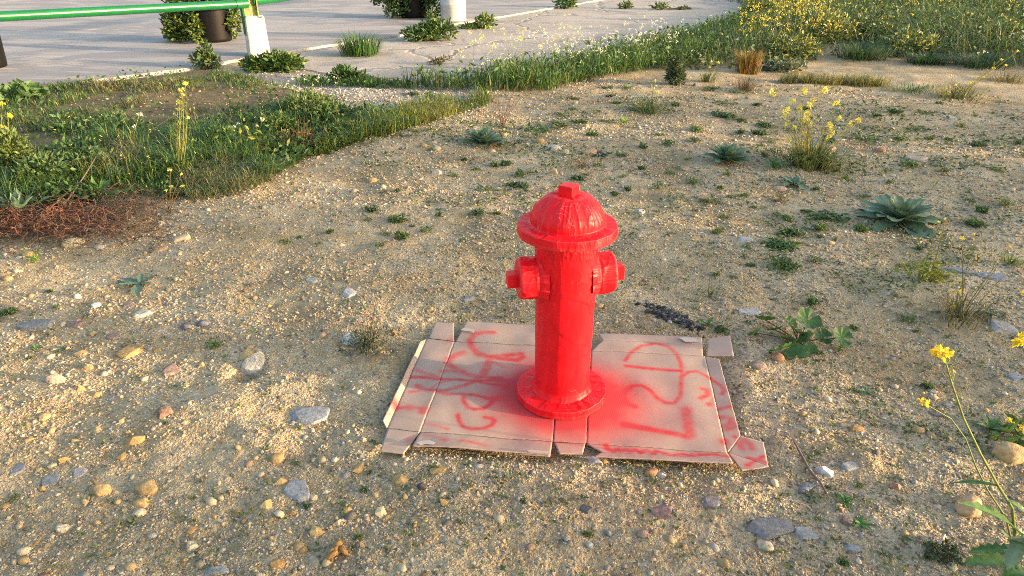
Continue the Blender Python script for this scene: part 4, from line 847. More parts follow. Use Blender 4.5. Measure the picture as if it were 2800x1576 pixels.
for xx, yy, L, n_, c_, lab in [
 (780, 300, [(770, 262, 120, 60), (740, 280, 90, 50), (820, 275, 70, 40)], 900, (.075, .125, .045), 'tangled bushy weed at the end of the grass beside the grey gravel'),
 (715, 345, [(700, 315, 90, 60), (735, 330, 60, 40)], 620, (.07, .14, .04), 'bushy green weed left of the reddish drying weed'),
 (560, 375, [(560, 350, 110, 50), (600, 362, 60, 34)], 600, (.075, .15, .04), 'leafy clump at the middle of the grass strip below the white flowers'),
 (470, 410, [(470, 385, 110, 50), (500, 395, 70, 40)], 640, (.07, .145, .04), 'leafy clump around the foot of the tall yellow stalk'),
 (220, 440, [(215, 405, 130, 60), (250, 420, 80, 50)], 800, (.06, .125, .04), 'dark leafy clump above the fresh green jagged rosette'),
 (110, 470, [(105, 425, 130, 70), (70, 445, 80, 60)], 900, (.07, .13, .05), 'bushy weed mass right of the left edge, above the blue-green rosette'),
 (20, 440, [(20, 375, 110, 100), (10, 415, 90, 60)], 900, (.11, .16, .045), 'yellowish bushy weed cut by the left edge'),
 (855, 345, [(850, 328, 90, 34), (890, 320, 50, 24)], 420, (.12, .19, .045), 'low bright-leaved weeds along the right tail of the grass')]:
    edge_bush('bushy_weed', xx, yy, L, int(n_ * 1.5), .042, c_, lab, (.13, .19, .05), .42)
p = at(1700, 213); bush('upright_bush', p, [ell(1700, 170, 46, 84, p[1], p), ell(1700, 195, 54, 40, p[1], p)], 1100, .05, (.06, .095, .045), 'dense dark upright bush on the gravel at upper right of centre', 'bush', 8, .35)
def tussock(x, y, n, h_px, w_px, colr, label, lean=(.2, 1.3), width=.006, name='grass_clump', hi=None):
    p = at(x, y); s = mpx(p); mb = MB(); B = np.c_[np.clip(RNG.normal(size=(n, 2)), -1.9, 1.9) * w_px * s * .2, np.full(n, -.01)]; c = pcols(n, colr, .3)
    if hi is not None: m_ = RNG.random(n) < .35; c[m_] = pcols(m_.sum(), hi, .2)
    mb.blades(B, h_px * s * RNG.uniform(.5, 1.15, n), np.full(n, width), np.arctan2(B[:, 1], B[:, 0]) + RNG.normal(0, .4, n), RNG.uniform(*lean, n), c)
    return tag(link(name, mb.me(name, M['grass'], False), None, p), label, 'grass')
tussock(905, 138, 420, 62, 110, (.06, .14, .035), 'tall dark green grass clump in the joint between the two concretes', width=.012)
tussock(1880, 182, 420, 62, 60, (.20, .16, .045), 'orange-tinged dry grass clump at the foot of the meadow', (.1, .7), .008, hi=(.36, .17, .05))
tussock(2165, 145, 520, 46, 130, (.05, .10, .045), 'dark green grass clump in front of the flower meadow', (.4, 1.5), .009)
tussock(2330, 160, 420, 36, 110, (.05, .10, .045), 'dark green grass clump at the meadow edge, right of the first clump', (.5, 1.6), .009)
tussock(2470, 168, 360, 44, 130, (.05, .10, .05), 'dark grass clump at the meadow edge, far right', (.5, 1.6), .009)
tussock(1875, 225, 160, 44, 60, (.13, .10, .06), 'sparse brownish twiggy tuft below the orange grass clump', (.3, 1.4), .004)
tussock(2530, 205, 260, 26, 110, (.17, .16, .08), 'dry olive grass patch near the right edge of the field', (.4, 1.4), .005)
tussock(2300, 228, 260, 18, 150, (.07, .15, .04), 'low bright grass patch in the upper right field', (.5, 1.6), .006)
for i, (xx, dxx) in enumerate([(1985, 0), (2030, 0), (2075, 0), (2120, 0), (2165, 0), (2205, 0)]):
    tussock(xx, 208 + i * 1.5, 230, 34, 70, (.11, .145, .05), ['first', 'second', 'third', 'fourth', 'fifth', 'sixth'][i] + ' clump from the left in the row of olive grass before the meadow', (.2, 1.2), .005, hi=(.26, .22, .09))
edge_bush('grey_leaved_weed', 1975, 178, [(1975, 165, 110, 26), (1950, 178, 70, 22)], 420, .06, (.12, .16, .10), 'grey-leaved low bush behind the row of olive grass', (.30, .26, .16), .7)

# ------------------------------------------------------------------ rosettes and other single plants on the gravel
rosette('leaf_rosette', 1215, 366, 122, 34, M['grey_leaf'], 'grey-green leaf rosette on the gravel left of the hydrant top', tilt=(.35, 1.3), ratio=.40)
rosette('leaf_rosette', 1828, 408, 128, 34, M['grey_leaf'], 'grey-green leaf rosette left of the yellow-flowered plant', tilt=(.35, 1.3), ratio=.42)
rosette('leaf_rosette', 2262, 556, 225, 36, M['grey_leaf'], 'large spreading grey-green leaf rosette at right', tilt=(.08, 1.05), ratio=.36, wavy=.07, bend=.3, inner=.45)
rosette('flat_weed', 352, 716, 130, 6, M['grey_leaf'], 'flat four-leaved green weed on the gravel at left', tilt=(.02, .3), ratio=.42, wavy=.06, inner=.4, bend=.1)
rosette('leaf_rosette', 1945, 424, 80, 9, M['green_leaf'], 'small green rosette touching the yellow-flowered plant', tilt=(.3, 1.2), ratio=.3)
rosette('leaf_rosette', 1995, 462, 82, 8, M['grey_leaf'], 'crumpled grey rosette below the yellow-flowered plant', tilt=(.05, .5), wavy=.12, ratio=.5)
rosette('leaf_rosette', 1568, 312, 52, 8, M['bright_leaf'], 'bright yellow-green rosette behind the hydrant', tilt=(.4, 1.3), ratio=.36)
rosette('lettuce_weed', 50, 548, 210, 24, M['grey_leaf'], 'large jagged blue-green rosette at the left edge beside the dead weeds', prof='jag', tilt=(.3, 1.35), ratio=.36, wavy=.05)
rosette('lettuce_weed', 250, 500, 170, 18, M['green_leaf'], 'fresh green jagged rosette above the dead weeds', prof='jag', tilt=(.25, 1.3), ratio=.30)
rosette('dock_weed', 300, 440, 90, 9, M['green_leaf'], 'smooth-leaved green weed above the jagged rosettes in the grass', tilt=(.4, 1.2), ratio=.3)
rosette('dock_weed', 378, 418, 80, 8, M['bright_leaf'], 'bright-leaved weed in the grass below the tall yellow stalk', tilt=(.4, 1.2), ratio=.3)
rosette('leaf_rosette', 1080, 243, 40, 7, M['green_leaf'], 'small green rosette before the grass band', tilt=(.5, 1.3), ratio=.35)
rosette('leaf_rosette', 1780, 822, 62, 8, M['green_leaf'], 'small green weed at the end of the charred heap', tilt=(.3, 1.0), ratio=.28)
rosette('grassy_rosette', 2490, 795, 110, 9, M['grey_leaf'], 'dark long-leaved weed behind the pale flat stone at right', tilt=(.1, .9), ratio=.16, prof='lance', fold=.5)
rosette('leaf_rosette', 1440, 700, 1, 3, M['green_leaf'], 'x') if False else None
rosette('leaf_rosette', 157, 880, 42, 7, M['grey_leaf'], 'small grey-green weed at left, right of two', tilt=(.1, .6), ratio=.35); rosette('leaf_rosette', 90, 880, 40, 7, M['green_leaf'], 'small dark weed at left, left of two', tilt=(.1, .6), ratio=.35)
rosette('leaf_rosette', 2180, 990, 60, 9, M['grey_leaf'], 'small grey-green weed right of the cardboard, near an earth clod', tilt=(.1, .7), ratio=.35)
def mallow():
    p = on(2005, 862); root = empty('mallow', p); tag(root, 'round-leaved mallow sprawling on the gravel right of the cardboard', 'plant')
    def disc(r, seed):
        n, rings = 28, 4; th = np.linspace(.25, 2 * np.pi - .25, n); V = [(0, 0, 0)]
        for k in range(1, rings + 1):
            q = k / rings; rr = r * q * (1 - .13 * q * (1 - np.cos(th * 5 + seed)) / 2) ; z = r * (.16 * q * np.cos(th * 10 + seed) * .5 + .28 * q * q)
            V += list(zip(rr * np.cos(th) , rr * np.sin(th), z))
        F4 = [(1 + (k - 1) * n + j, 1 + k * n + j, 1 + k * n + j + 1, 1 + (k - 1) * n + j + 1) for k in range(1, rings) for j in range(n - 1)]; F3 = [(0, 1 + j, 2 + j) for j in range(n - 1)]
        return mesh('leaf', np.array(V), [np.array(F4), np.array(F3)], M['green_leaf'], np.ones((len(V), 3)))
    ds = [disc(1, s) for s in (0, 1.7, 3.1)]
    for lx, ly, d_, hz_, tx, ty in [(2032, 806, 62, .085, .55, -.2), (1965, 880, 56, .04, .9, -.35), (2005, 892, 60, .012, .3, .2), (2118, 850, 52, .04, .6, .3), (2070, 850, 46, .025, .5, .1), (1925, 805, 50, .035, .5, .4), (1950, 830, 34, .03, .4, .5), (2030, 852, 40, .03, .4, -.6), (1985, 812, 40, .05, .5, -.4), (2005, 835, 42, .035, .6, .2), (1975, 850, 34, .03, .8, .1), (1900, 838, 36, .02, .7, .7), (2040, 880, 30, .012, .4, .4), (1990, 865, 34, .02, .7, 0)]:
        q0 = D(lx, ly, p[2] + hz_); s = mpx(q0); q = q0 - p
        o = link('leaf', random.choice(ds), root, q); o.scale = (d_ * s * .56,) * 3; o.rotation_euler = (tx * .8, ty, random.uniform(0, 6.28) if False else math.atan2(q.y, q.x))
        mb = MB(); mb.tube(curve((0, 0, .006), q, .08), .0022, 5, (.13, .12, .05)); link('stalk', mb.me('stalk', M['leaf']), root)
mallow()
HP = [(2030 + a, 225 + b, c) for a, b, c in ((-2, 5, 18), (50, 5, 18), (-78, 10, 20), (-30, 32, 16), (22, 30, 16), (12, 42, 18), (82, 38, 20), (-44, 56, 18), (-50, 70, 14), (-8, 50, 16), (10, 62, 16), (5, 75, 18), (-5, 82, 18), (15, 86, 14), (88, 76, 16), (62, 92, 18), (118, 90, 16), (138, 80, 15), (-46, 92, 15), (-24, 96, 12), (70, 108, 14), (0, 112, 14), (62, 122, 15), (-36, 128, 12))]
HP = [(a - 8, b, c * 1.25) for a, b, c in HP]
flower_plant('yellow_flower_plant', 2032, 418, HP, 'many-stemmed yellow-flowered plant on the gravel at upper right', PYEL, (.44, .40, .15), .0030, 420, .20, (.16, .19, .06), 120, .13, 6, bow=.04)
flower_plant('yellow_flower_plant', 452, 440, [(466, 212, 15), (458, 228, 18), (452, 258, 16), (447, 276, 12), (472, 296, 12), (462, 240, 12)], 'tall slender yellow-flowered stalk rising from the grass at left', PYEL, (.26, .28, .08), .0026, 60, .2, (.09, .16, .04), 60, .06, 26)
flower_plant('white_flower_plant', 330, 372, [(350, 290, 18), (338, 318, 10)], 'bent stalk with a pinkish white flower in the grass at left', WHT, (.27, .25, .12), .0028, 24, .14, (.09, .16, .04), 0, .04, 3, bow=.12)
flower_plant('white_flower_plant', 345, 374, [(440, 290, 12)], 'long arching stem with a pale bud beside the tall yellow stalk', (.5, .36, .34), (.2, .25, .08), .0022, 0, .1, (.09, .16, .04), 0, .02, 0, bow=.1)
flower_plant('white_flower_plant', 250, 400, [(236, 376, 18), (242, 392, 12)], 'low white flower in the grass at left', WHT, (.15, .2, .06), .002, 30, .12, (.07, .14, .04), 12, .05, 0)
flower_plant('white_flower_plant', 640, 360, [(588, 322, 14), (600, 312, 12), (648, 318, 12), (660, 300, 12)], 'white-flowered weed in the middle of the grass strip', WHT, (.16, .2, .07), .0022, 50, .16, (.07, .14, .04), 60, .08, 0)
flower_plant('yellow_flower_plant', 10, 420, [(22, 292, 20), (2, 320, 16), (6, 262, 14)], 'yellow-flowered plant cut by the left edge', YEL, (.24, .24, .07), .003, 80, .22, (.15, .18, .04), 90, .12, 8)
flower_plant('dry_flower_stalk', 425, 535, [(428, 428, 13), (430, 470, 10), (458, 470, 12), (456, 440, 10), (418, 480, 8)], 'thin dry stalk with small yellow flowers at the edge of the dead weeds', PYEL, (.24, .15, .08), .0022, 20, .06, (.15, .13, .06), 0, .03, 4)
flower_plant('yellow_flower_plant', 1632, 282, [(1648, 205, 12), (1640, 225, 10), (1655, 232, 12), (1612, 240, 8), (1668, 245, 8), (1600, 262, 7)], 'yellow-flowered weed between the dark bush and the hydrant', PYEL, (.28, .27, .10), .0032, 200, .12, (.08, .13, .05), 160, .15, 4)
flower_plant('yellow_flower_plant', 2330, 704, [(2362, 560, 9), (2378, 552, 8), (2366, 585, 6)], 'leafy yellow-green plant with a thin flowering stalk at right', PYEL, (.26, .25, .08), .0022, 30, .10, (.22, .25, .04), 150, .05, 6, leaf_s=.035)
flower_plant('yellow_flower_plant', 2410, 800, [(2420, 600, 14), (2450, 590, 8), (2455, 650, 8), (2512, 660, 10), (2500, 685, 12), (2412, 735, 14), (2398, 772, 14), (2385, 735, 8), (2530, 690, 8), (2540, 620, 8)], 'wispy yellow-flowered plant near the right edge', YEL, (.22, .22, .09), .0016, 90, .10, (.15, .14, .06), 0, .08, 5)
flower_plant('yellow_flower_plant', 2572, 560, [(2576, 735, 15)], 'x') if False else None
flower_plant('yellow_flower_plant', 1780, 205, [(1790, 155, 6), (1808, 158, 8), (1785, 170, 6)], 'small yellow-flowered weed right of the upright bush', PYEL, (.22, .23, .07), .003, 60, .16, (.14, .16, .05), 10, .07, 4)
flower_plant('yellow_flower_plant', 2410, 245, [(2560, 130, 10), (2530, 165, 8), (2500, 172, 8), (2520, 150, 8), (2475, 195, 8), (2440, 210, 9), (2390, 190, 8), (2405, 215, 8)], 'sprawling yellow-flowered stems before the meadow at far right', YEL, (.26, .24, .07), .003, 160, .14, (.13, .15, .05), 40, .2, 5)
flower_plant('dry_flower_stalk', 1265, 320, [(1255, 232, 0), (1270, 215, 0), (1295, 250, 0), (1330, 215, 0), (1240, 250, 0), (1310, 200, 0), (1280, 262, 0)], 'bare reddish dry stalks left of the grass band', PNK, (.24, .16, .11), .0026, 24, .08, (.2, .15, .1), 0, .05, 10, cat='plant')
flower_plant('red_dry_weed', 765, 372, [(750, 300, 0), (780, 310, 0), (790, 335, 0), (735, 318, 0), (765, 290, 0)], 'reddish drying weed at the end of the grass', PNK, (.2, .11, .07), .003, 60, .16, (.24, .15, .06), 120, .09, 8, cat='plant', leaf_s=.045)
flower_plant('leafy_weed', 650, 385, [(640, 350, 0)], 'yellow-leaved weed left of the reddish drying weed', PNK, (.2, .2, .06), .003, 40, .16, (.25, .27, .05), 130, .10, 0, cat='plant', leaf_s=.06)
flower_plant('pink_flower_weed', 1466, 424, [(1458, 405, 8), (1470, 400, 8), (1478, 412, 8), (1450, 415, 7)], 'tiny pink-flowered weed above the hydrant', PNK, (.2, .15, .1), .0018, 20, .05, (.16, .14, .08), 10, .03, 0)
flower_plant('pink_flower_herb', 925, 872, [(932, 770, 9), (920, 790, 9), (940, 800, 9), (905, 812, 9), (945, 765, 7), (960, 850, 9), (925, 822, 8), (955, 800, 7)], 'grey-green herb with tiny pink flowers left of the cardboard', PNK, (.12, .12, .09), .0018, 70, .08, (.10, .12, .08), 420, .055, 4, leaf_s=.016)
flower_plant('thin_weed', 1787, 748, [(1790, 690, 0), (1785, 700, 0)], 'thin single-stalk weed right of the hydrant nozzle', PNK, (.14, .14, .06), .0018, 16, .05, (.1, .14, .07), 20, .03, 0, cat='plant', leaf_s=.02)
flower_plant('dry_weed', 1962, 505, [(1950, 480, 0), (1970, 478, 0), (1985, 490, 0)], 'half-dried grey and green weed below the crumpled rosette', PNK, (.16, .14, .1), .002, 60, .05, (.18, .17, .08), 60, .06, 0, cat='plant', leaf_s=.02)
flower_plant('seedling_weed', 88, 660, [(85, 640, 0), (92, 628, 0)], 'young green seedling among stones at left', PNK, (.15, .25, .05), .0025, 12, .06, (.15, .26, .05), 24, .02, 0, cat='plant', leaf_s=.025)
flower_plant('seedling_weed', 1655, 475, [(1655, 440, 0)], 'slim upright green seedling right of the hydrant top', PNK, (.10, .16, .05), .0025, 12, .05, (.09, .17, .05), 40, .025, 0, cat='plant', leaf_s=.022)
flower_plant('yellow_sprig', 1968, 672, [(1962, 652, 0)], 'green weed mat with a bright yellow-green sprig, right of the hydrant', PNK, (.2, .25, .05), .002, 40, .04, (.07, .13, .04), 150, .06, 0, cat='plant', leaf_s=.022)

# the tall stem in the right foreground
def tall_plant():
    p = on(2562, 1436); root = empty('tall_flower_plant', p); tag(root, 'tall yellow-flowered stem with jagged leaves in the right foreground', 'flower')
    zd = lambda x, y: ((2300 + x / 1.998) / K, (850 + y / 1.998) / K)
    def stem(pts, r0, r1):
        W = [Vector((0, 0, 0))] + [atY(*zd(*q), Y) - p for q, Y in pts]; mb = MB(); mb.tube(W, np.linspace(r0, r1, len(W)), 7, (.20, .25, .07)); link('stem', mb.me('stem', M['leaf']), root); return W
    Yb = p[1]
    w = stem([((935, 1080), Yb + .02), ((860, 960), Yb + .03), ((760, 780), Yb + .03), ((670, 590), Yb + .02), ((605, 400), Yb), ((562, 250), Yb)], .0042, .0017); head(YEL, root, w[-1] + Vector((-.004, 0, .006)), .025, nfl=16)
    h2 = atY(*zd(612, 335), Yb) - p; head(YEL, root, h2, .006, nfl=4)
    w = stem([((900, 1130), Yb + .05), ((800, 980), Yb + .07), ((735, 850), Yb + .09), ((680, 700), Yb + .1), ((600, 590), Yb + .1), ((450, 505), Yb + .1)], .003, .0012); head(YEL, root, w[-1], .016, nfl=8)
    mb = MB(); n = 14; pp = np.array([tuple(atY(*zd(*q), Yb) - p) for q in ((590, 350), (580, 340), (610, 380), (612, 400), (575, 300), (570, 285), (665, 470), (700, 580), (690, 560), (625, 390), (600, 330), (565, 300), (655, 500), (640, 480))])
    mb.blades(pp, RNG.uniform(.02, .045, n), np.full(n, .0022), RNG.uniform(0, 6.28, n), RNG.uniform(.3, 1.0, n), pcols(n, (.25, .28, .07))); link('pods', mb.me('pods', M['leaf'], False), root)
    def lf(a, b, wd, da, db, mat='green_leaf', prof='jag', sag=-.3):
        A = atY(*zd(*a), Yb + da) - p; B = atY(*zd(*b), Yb + db) - p; d = B - A; L = d.length
        me = leaf_mesh('leaf', L, wd, .25, sag, M[mat], prof, .35, .03, 15, random.randrange(99)); o = link('leaf', me, root, A); o.rotation_euler = d.to_track_quat('X', 'Z').to_euler()
    lf((990, 1235), (635, 1045), .055, 0, .0); lf((960, 1390), (660, 1385), .06, -.02, -.03); lf((985, 1330), (690, 1320), .05, .02, .05); lf((985, 1240), (905, 1420), .05, -.02, -.08, 'grey_leaf'); lf((860, 960), (578, 945), .014, .03, .05, 'green_leaf', 'lance')
    lf((1000, 1100), (905, 1035), .022, 0, .02, 'green_leaf', 'lance'); lf((950, 1300), (900, 1230), .05, 0, -.04, 'grey_leaf', 'ovate'); lf((1010, 1430), (880, 1450), .06, -.05, -.06, 'green_leaf'); lf((1040, 1330), (940, 1180), .05, .03, .05, 'grey_leaf')
tall_plant()
flower_plant('yellow_flower_plant', 2560, 1105, [(2555, 1095, 40), (2540, 1060, 22), (2572, 1080, 30)], 'low yellow flowers behind the big tan stone at the right edge', YEL, (.2, .25, .07), .003, 30, .07, (.07, .14, .04), 40, .05, 0, leaf_s=.05)
flower_plant('yellow_flower_plant', 2640, 1300, [(2570, 862, 50)], 'yellow flower head entering at the right edge', YEL, (.2, .25, .07), .003, 10, .06, (.07, .14, .04), 10, .03, 0, nfl=14)
flower_plant('yellow_flower_plant', 2625, 900, [(2577, 738, 18)], 'small yellow flower at the right edge beside the long slabs', YEL, (.2, .25, .07), .0025, 10, .06, (.07, .14, .04), 10, .03, 0)
rosette('jagged_weed', 2490, 1082, 120, 8, M['green_leaf'], 'jagged green weed above the big tan stone at the right edge', prof='jag', tilt=(.1, .8), ratio=.35)
edge_bush('dark_herb', 2390, 1395, [(2370, 1390, 90, 26), (2340, 1375, 50, 16)], 240, .016, (.05, .095, .045), 'dark feathery herb beside the jagged leaves at bottom right')
rosette('small_weed', 2125, 1262, 46, 8, M['green_leaf'], 'small round-leaved weed right of the twig tip', tilt=(.1, .6), ratio=.6); rosette('small_weed', 2165, 1320, 60, 9, M['green_leaf'], 'small weed at the foot of the brown stone', tilt=(.1, .5), ratio=.35); rosette('small_weed', 2160, 1385, 1, 2, M['green_leaf'], 'x') if False else None

# dead weeds at the left edge
def dead_heap():
    p = on(120, 600); root = empty('dead_weeds', p); tag(root, 'tangle of dried red-brown weeds at the left edge of the gravel', 'dead weeds')
    for nm, n, colr, xr, yr in (('red_twigs', 230, (.23, .10, .058), (-60, 270), (545, 605)), ('brown_twigs', 380, (.13, .085, .06), (-80, 420), (530, 640))):
        mb = MB()
        for i in range(n):
            q = on(random.uniform(*xr), 0 + random.uniform(*yr) - (random.random() * 40 if nm == 'brown_twigs' else 0)) - p
            a = random.uniform(0, 6.28); L = random.uniform(.06, .26); z0 = random.uniform(.0, .07)
            pts = [q + Vector((math.cos(a + t * 1.2) * L * t, math.sin(a + t * 1.2) * L * t * .8, z0 + .05 * math.sin(t * 3) * random.random())) for t in np.linspace(0, 1, 6)]
            mb.tube(pts, np.linspace(.0028, .001, 6), 4, np.array(colr) * random.uniform(.6, 1.35))
            k = 7; B = np.array([tuple(pts[random.randrange(6)]) for _ in range(k)]); mb.leaves(B, rdir(k, .2), RNG.uniform(.008, .022, k), pcols(k, colr, .35), .35)
        link(nm, mb.me(nm, M['dry'], False), root)
    mb = MB(); q = [on(*a) + Vector((0, 0, z)) - p for a, z in (((130, 575), .03), ((190, 520), .08), ((230, 480), .12), ((255, 452), .15))]; mb.tube(q, [.006, .005, .004, .002], 6, (.19, .13, .09)); link('branch', mb.me('branch', M['dry']), root)
dead_heap()

# ------------------------------------------------------------------ small weeds and tufts on the gravel
MATS = []
for k in range(14):
    mb = MB(); n = int(RNG.integers(70, 220)); sp = (RNG.uniform(.24, .40), RNG.uniform(.16, .34)); q = np.clip(RNG.normal(size=(n, 2)), -1.7, 1.7) * sp; c = np.c_[q, np.abs(RNG.normal(size=n)) * .10 + .08]
    hue = [(.085, .15, .05), (.07, .13, .05), (.11, .15, .06), (.09, .16, .045)][k % 4]
    mb.leaves(c, rdir(n, .35), RNG.uniform(.12, .40, n) * RNG.uniform(.7, 1.1), pcols(n, hue, .4), RNG.uniform(.3, .6))
    if k % 3 == 0: m_ = 40; B = np.c_[np.clip(RNG.normal(size=(m_, 2)), -1.6, 1.6) * sp, np.zeros(m_)]; mb.blades(B, RNG.uniform(.2, .7, m_), np.full(m_, .035), RNG.uniform(0, 6.28, m_), RNG.uniform(.6, 1.8, m_), pcols(m_, hue, .4))
    MATS.append(mb.me('low_weed', M['leaf'], False))
TUFTS = []
for k in range(4):
    mb = MB(); n = 70; B = np.c_[RNG.normal(size=(n, 2)) * .22, np.full(n, -.02)]; mb.blades(B, RNG.uniform(.4, .95, n), np.full(n, .05), np.arctan2(B[:, 1], B[:, 0]) + RNG.normal(0, .4, n), RNG.uniform(.3, 1.5, n), pcols(n, (.17, .23, .05), .3)); TUFTS.append(mb.me('grass_tuft', M['grass'], False))
def place(x, y):                                       # where on the gravel, in words
    if y < 330: a = 'far off near the meadow' if x > 1700 else 'far off near the grass band'
    elif y < 480: a = 'level with the yellow-flowered plant' if x > 1700 else 'behind the hydrant top'
    elif y < 640: a = 'level with the hydrant dome'
    elif y < 850: a = 'level with the hydrant column'
    elif y < 1180: a = 'level with the cardboard'
    else: a = 'in the foreground'
    side = 'far left' if x < 600 else 'left' if x < 1250 else 'right of centre' if x < 1750 else 'right' if x < 2150 else 'far right'
    return a + ', ' + side
def weeds(origin, sc, L, bright=False):
    for q in L:
        x, y = (origin[0] + q[0] / sc) / K, (origin[1] + q[1] / sc) / K; w = q[2] / sc / K
        p = at(x, y)
        if sdist(CARD, np.array([p[0]]), np.array([p[1]]))[0] > 0: continue
        if not bright:
            o = link('low_weed', random.choice(MATS), None, p); s = w * mpx(p) / 2 * 1.3; o.scale = (s, s * random.uniform(.8, 1.3), min(s, .06) * random.uniform(.9, 1.4)); o.rotation_euler = (0, 0, random.uniform(0, 6.28))
            tag(o, ('wide' if w > 42 else 'small') + ' flat weed patch, ' + place(x, y), 'weed', 'low weeds on the gravel')
        else:
            o = link('grass_tuft', random.choice(TUFTS), None, p); s = w * mpx(p) / 2; o.scale = (s, s, s * .8); o.rotation_euler = (0, 0, random.uniform(0, 6.28))
            tag(o, 'bright yellow-green grass tuft, ' + place(x, y), 'grass', 'bright grass tufts on the gravel')
weeds((1867, 0), 2.0718, [(240, 590, 180), (300, 530, 100), (230, 660, 200), (460, 715, 130), (430, 760, 120), (80, 740, 120), (330, 755, 80), (60, 800, 120), (500, 805, 60), (440, 830, 60), (830, 800, 160), (1030, 785, 190), (1230, 795, 80), (1330, 735, 180), (1390, 790, 60), (1500, 795, 40), (1280, 940, 120), (460, 885, 80), (510, 865, 100), (1170, 1040, 90), (60, 1040, 110), (210, 1070, 50), (270, 1120, 70), (350, 1110, 50), (150, 1150, 140), (70, 1195, 50), (400, 1180, 60), (525, 1220, 60), (590, 1245, 90), (800, 1235, 220), (770, 1305, 110), (610, 1330, 130), (200, 1320, 100), (545, 1400, 220), (1015, 1310, 80), (1650, 1275, 110), (1020, 1120, 90), (1620, 1140, 110), (1690, 1200, 90), (750, 1080, 60), (1480, 970, 90), (1800, 970, 100), (160, 510, 150), (890, 600, 100), (1200, 640, 90), (780, 1345, 50), (860, 1360, 50), (230, 1235, 70), (1670, 830, 90), (1370, 645, 120), (700, 620, 90), (420, 600, 60), (330, 690, 100), (1900, 815, 60), (1450, 590, 50), (1100, 660, 60)])
weeds((1867, 0), 2.0718, [(250, 990, 90), (920, 1020, 100), (870, 970, 90), (1555, 560, 60), (1750, 645, 60), (1570, 720, 100), (1820, 1160, 130), (20, 905, 50)], True)
weeds((934, 0), 2.0718, [(1120, 740, 200), (1230, 715, 170), (1350, 695, 120), (1310, 625, 80), (1240, 655, 80), (1310, 565, 70), (1520, 550, 60), (1560, 590, 60), (1710, 840, 80), (1850, 820, 130), (1800, 770, 100), (1590, 885, 110), (1450, 945, 80), (1550, 1105, 70), (1700, 960, 60), (1730, 990, 50), (1860, 990, 70), (1340, 1020, 90), (1010, 995, 110), (990, 1060, 150), (810, 1080, 100), (870, 1130, 50), (930, 935, 80), (870, 945, 70), (690, 910, 50), (760, 965, 50), (320, 1085, 50), (240, 1095, 60), (170, 1200, 90), (150, 1250, 60), (310, 1255, 130), (400, 1285, 40), (215, 1395, 80), (345, 1350, 90), (250, 1330, 80), (550, 1225, 60), (550, 1190, 40), (770, 1215, 100), (880, 1215, 50), (480, 1310, 90), (690, 1370, 60), (640, 1000, 60), (410, 540, 80), (1500, 690, 90), (1420, 770, 80), (1620, 1080, 60), (1890, 600, 60), (1620, 500, 120), (1500, 505, 90)])
weeds((934, 0), 2.0718, [(1590, 1005, 70), (230, 1045, 60), (510, 850, 80), (420, 750, 60), (1380, 990, 50)], True)
weeds((1900, 600), 2.4167, [(560, 180, 260), (630, 105, 160), (590, 320, 230), (800, 280, 150), (370, 310, 70), (830, 70, 110), (820, 120, 50), (1090, 75, 90), (1850, 40, 120), (770, 560, 100), (1320, 510, 60), (240, 385, 70), (140, 370, 60), (660, 595, 40), (1460, 745, 60), (1050, 725, 80), (1400, 665, 130), (1530, 1120, 100), (820, 890, 90), (170, 740, 100), (1380, 310, 80), (1480, 200, 80)])
weeds((1900, 600), 2.4167, [(960, 855, 110), (2080, 290, 200)], True)
weeds((0, 600), 2.417, [(200, 920, 60), (1420, 845, 130), (330, 485, 60), (50, 630, 110), (370, 585, 70), (1890, 155, 100), (2110, 165, 60), (2180, 90, 70), (1980, 125, 40), (860, 60, 70)])
weeds((900, 1176), 2.576, [(285, 305, 70), (250, 430, 80), (210, 765, 90), (1370, 505, 60), (1820, 745, 100), (1200, 710, 40), (740, 1005, 40)])
weeds((0, 1076), 2.576, [(105, 750, 100), (2080, 500, 90), (2160, 800, 60), (2530, 1020, 80)])
weeds((1900, 1076), 2.862, [(1160, 1330, 100), (1820, 1290, 70), (1040, 740, 60), (1280, 730, 110)])

mb = MB(); x, y = scatter(3000, 1.3, 8.5, 42); keep = gravel_ok(x, y, .3) & (RNG.random(len(x)) < np.where(x > -.1 * y, .95, .3)); x, y = x[keep], y[keep]
c = np.repeat(np.c_[x, y], 9, 0) + RNG.normal(size=(len(x) * 9, 2)) * np.repeat(RNG.gamma(1.3, .011, len(x)) + .003, 9)[:, None]; n = len(c)
mb.leaves(np.c_[c, hgt(c[:, 0], c[:, 1]) + .004], rdir(n, .3), RNG.uniform(.006, .018, n), pcols(n, (.09, .14, .05), .35), .5)
x, y = scatter(60000, 2.3, 8.8, 42); f = fbm(x * 1.7, y * 2.6, 271, 4) + .06 * (x > 0) - .10 * (y < 3.2); keep = gravel_ok(x, y, 1) & (RNG.random(len(x)) < sstep(.60, .70, f)) & (x > -.22 * y); x, y = x[keep], y[keep]; n = len(x)
mb.leaves(np.c_[x, y, hgt(x, y) + .004], rdir(n, .35), RNG.uniform(.010, .030, n) * np.clip(np.hypot(x, y) / 4, .7, 1.6), pcols(n, (.085, .135, .05), .4), .45)
tag(link('tiny_weeds', mb.me('tiny_weeds', M['leaf'], False)), 'specks of tiny green weeds sprinkled over the gravel', 'weeds', kind='stuff')

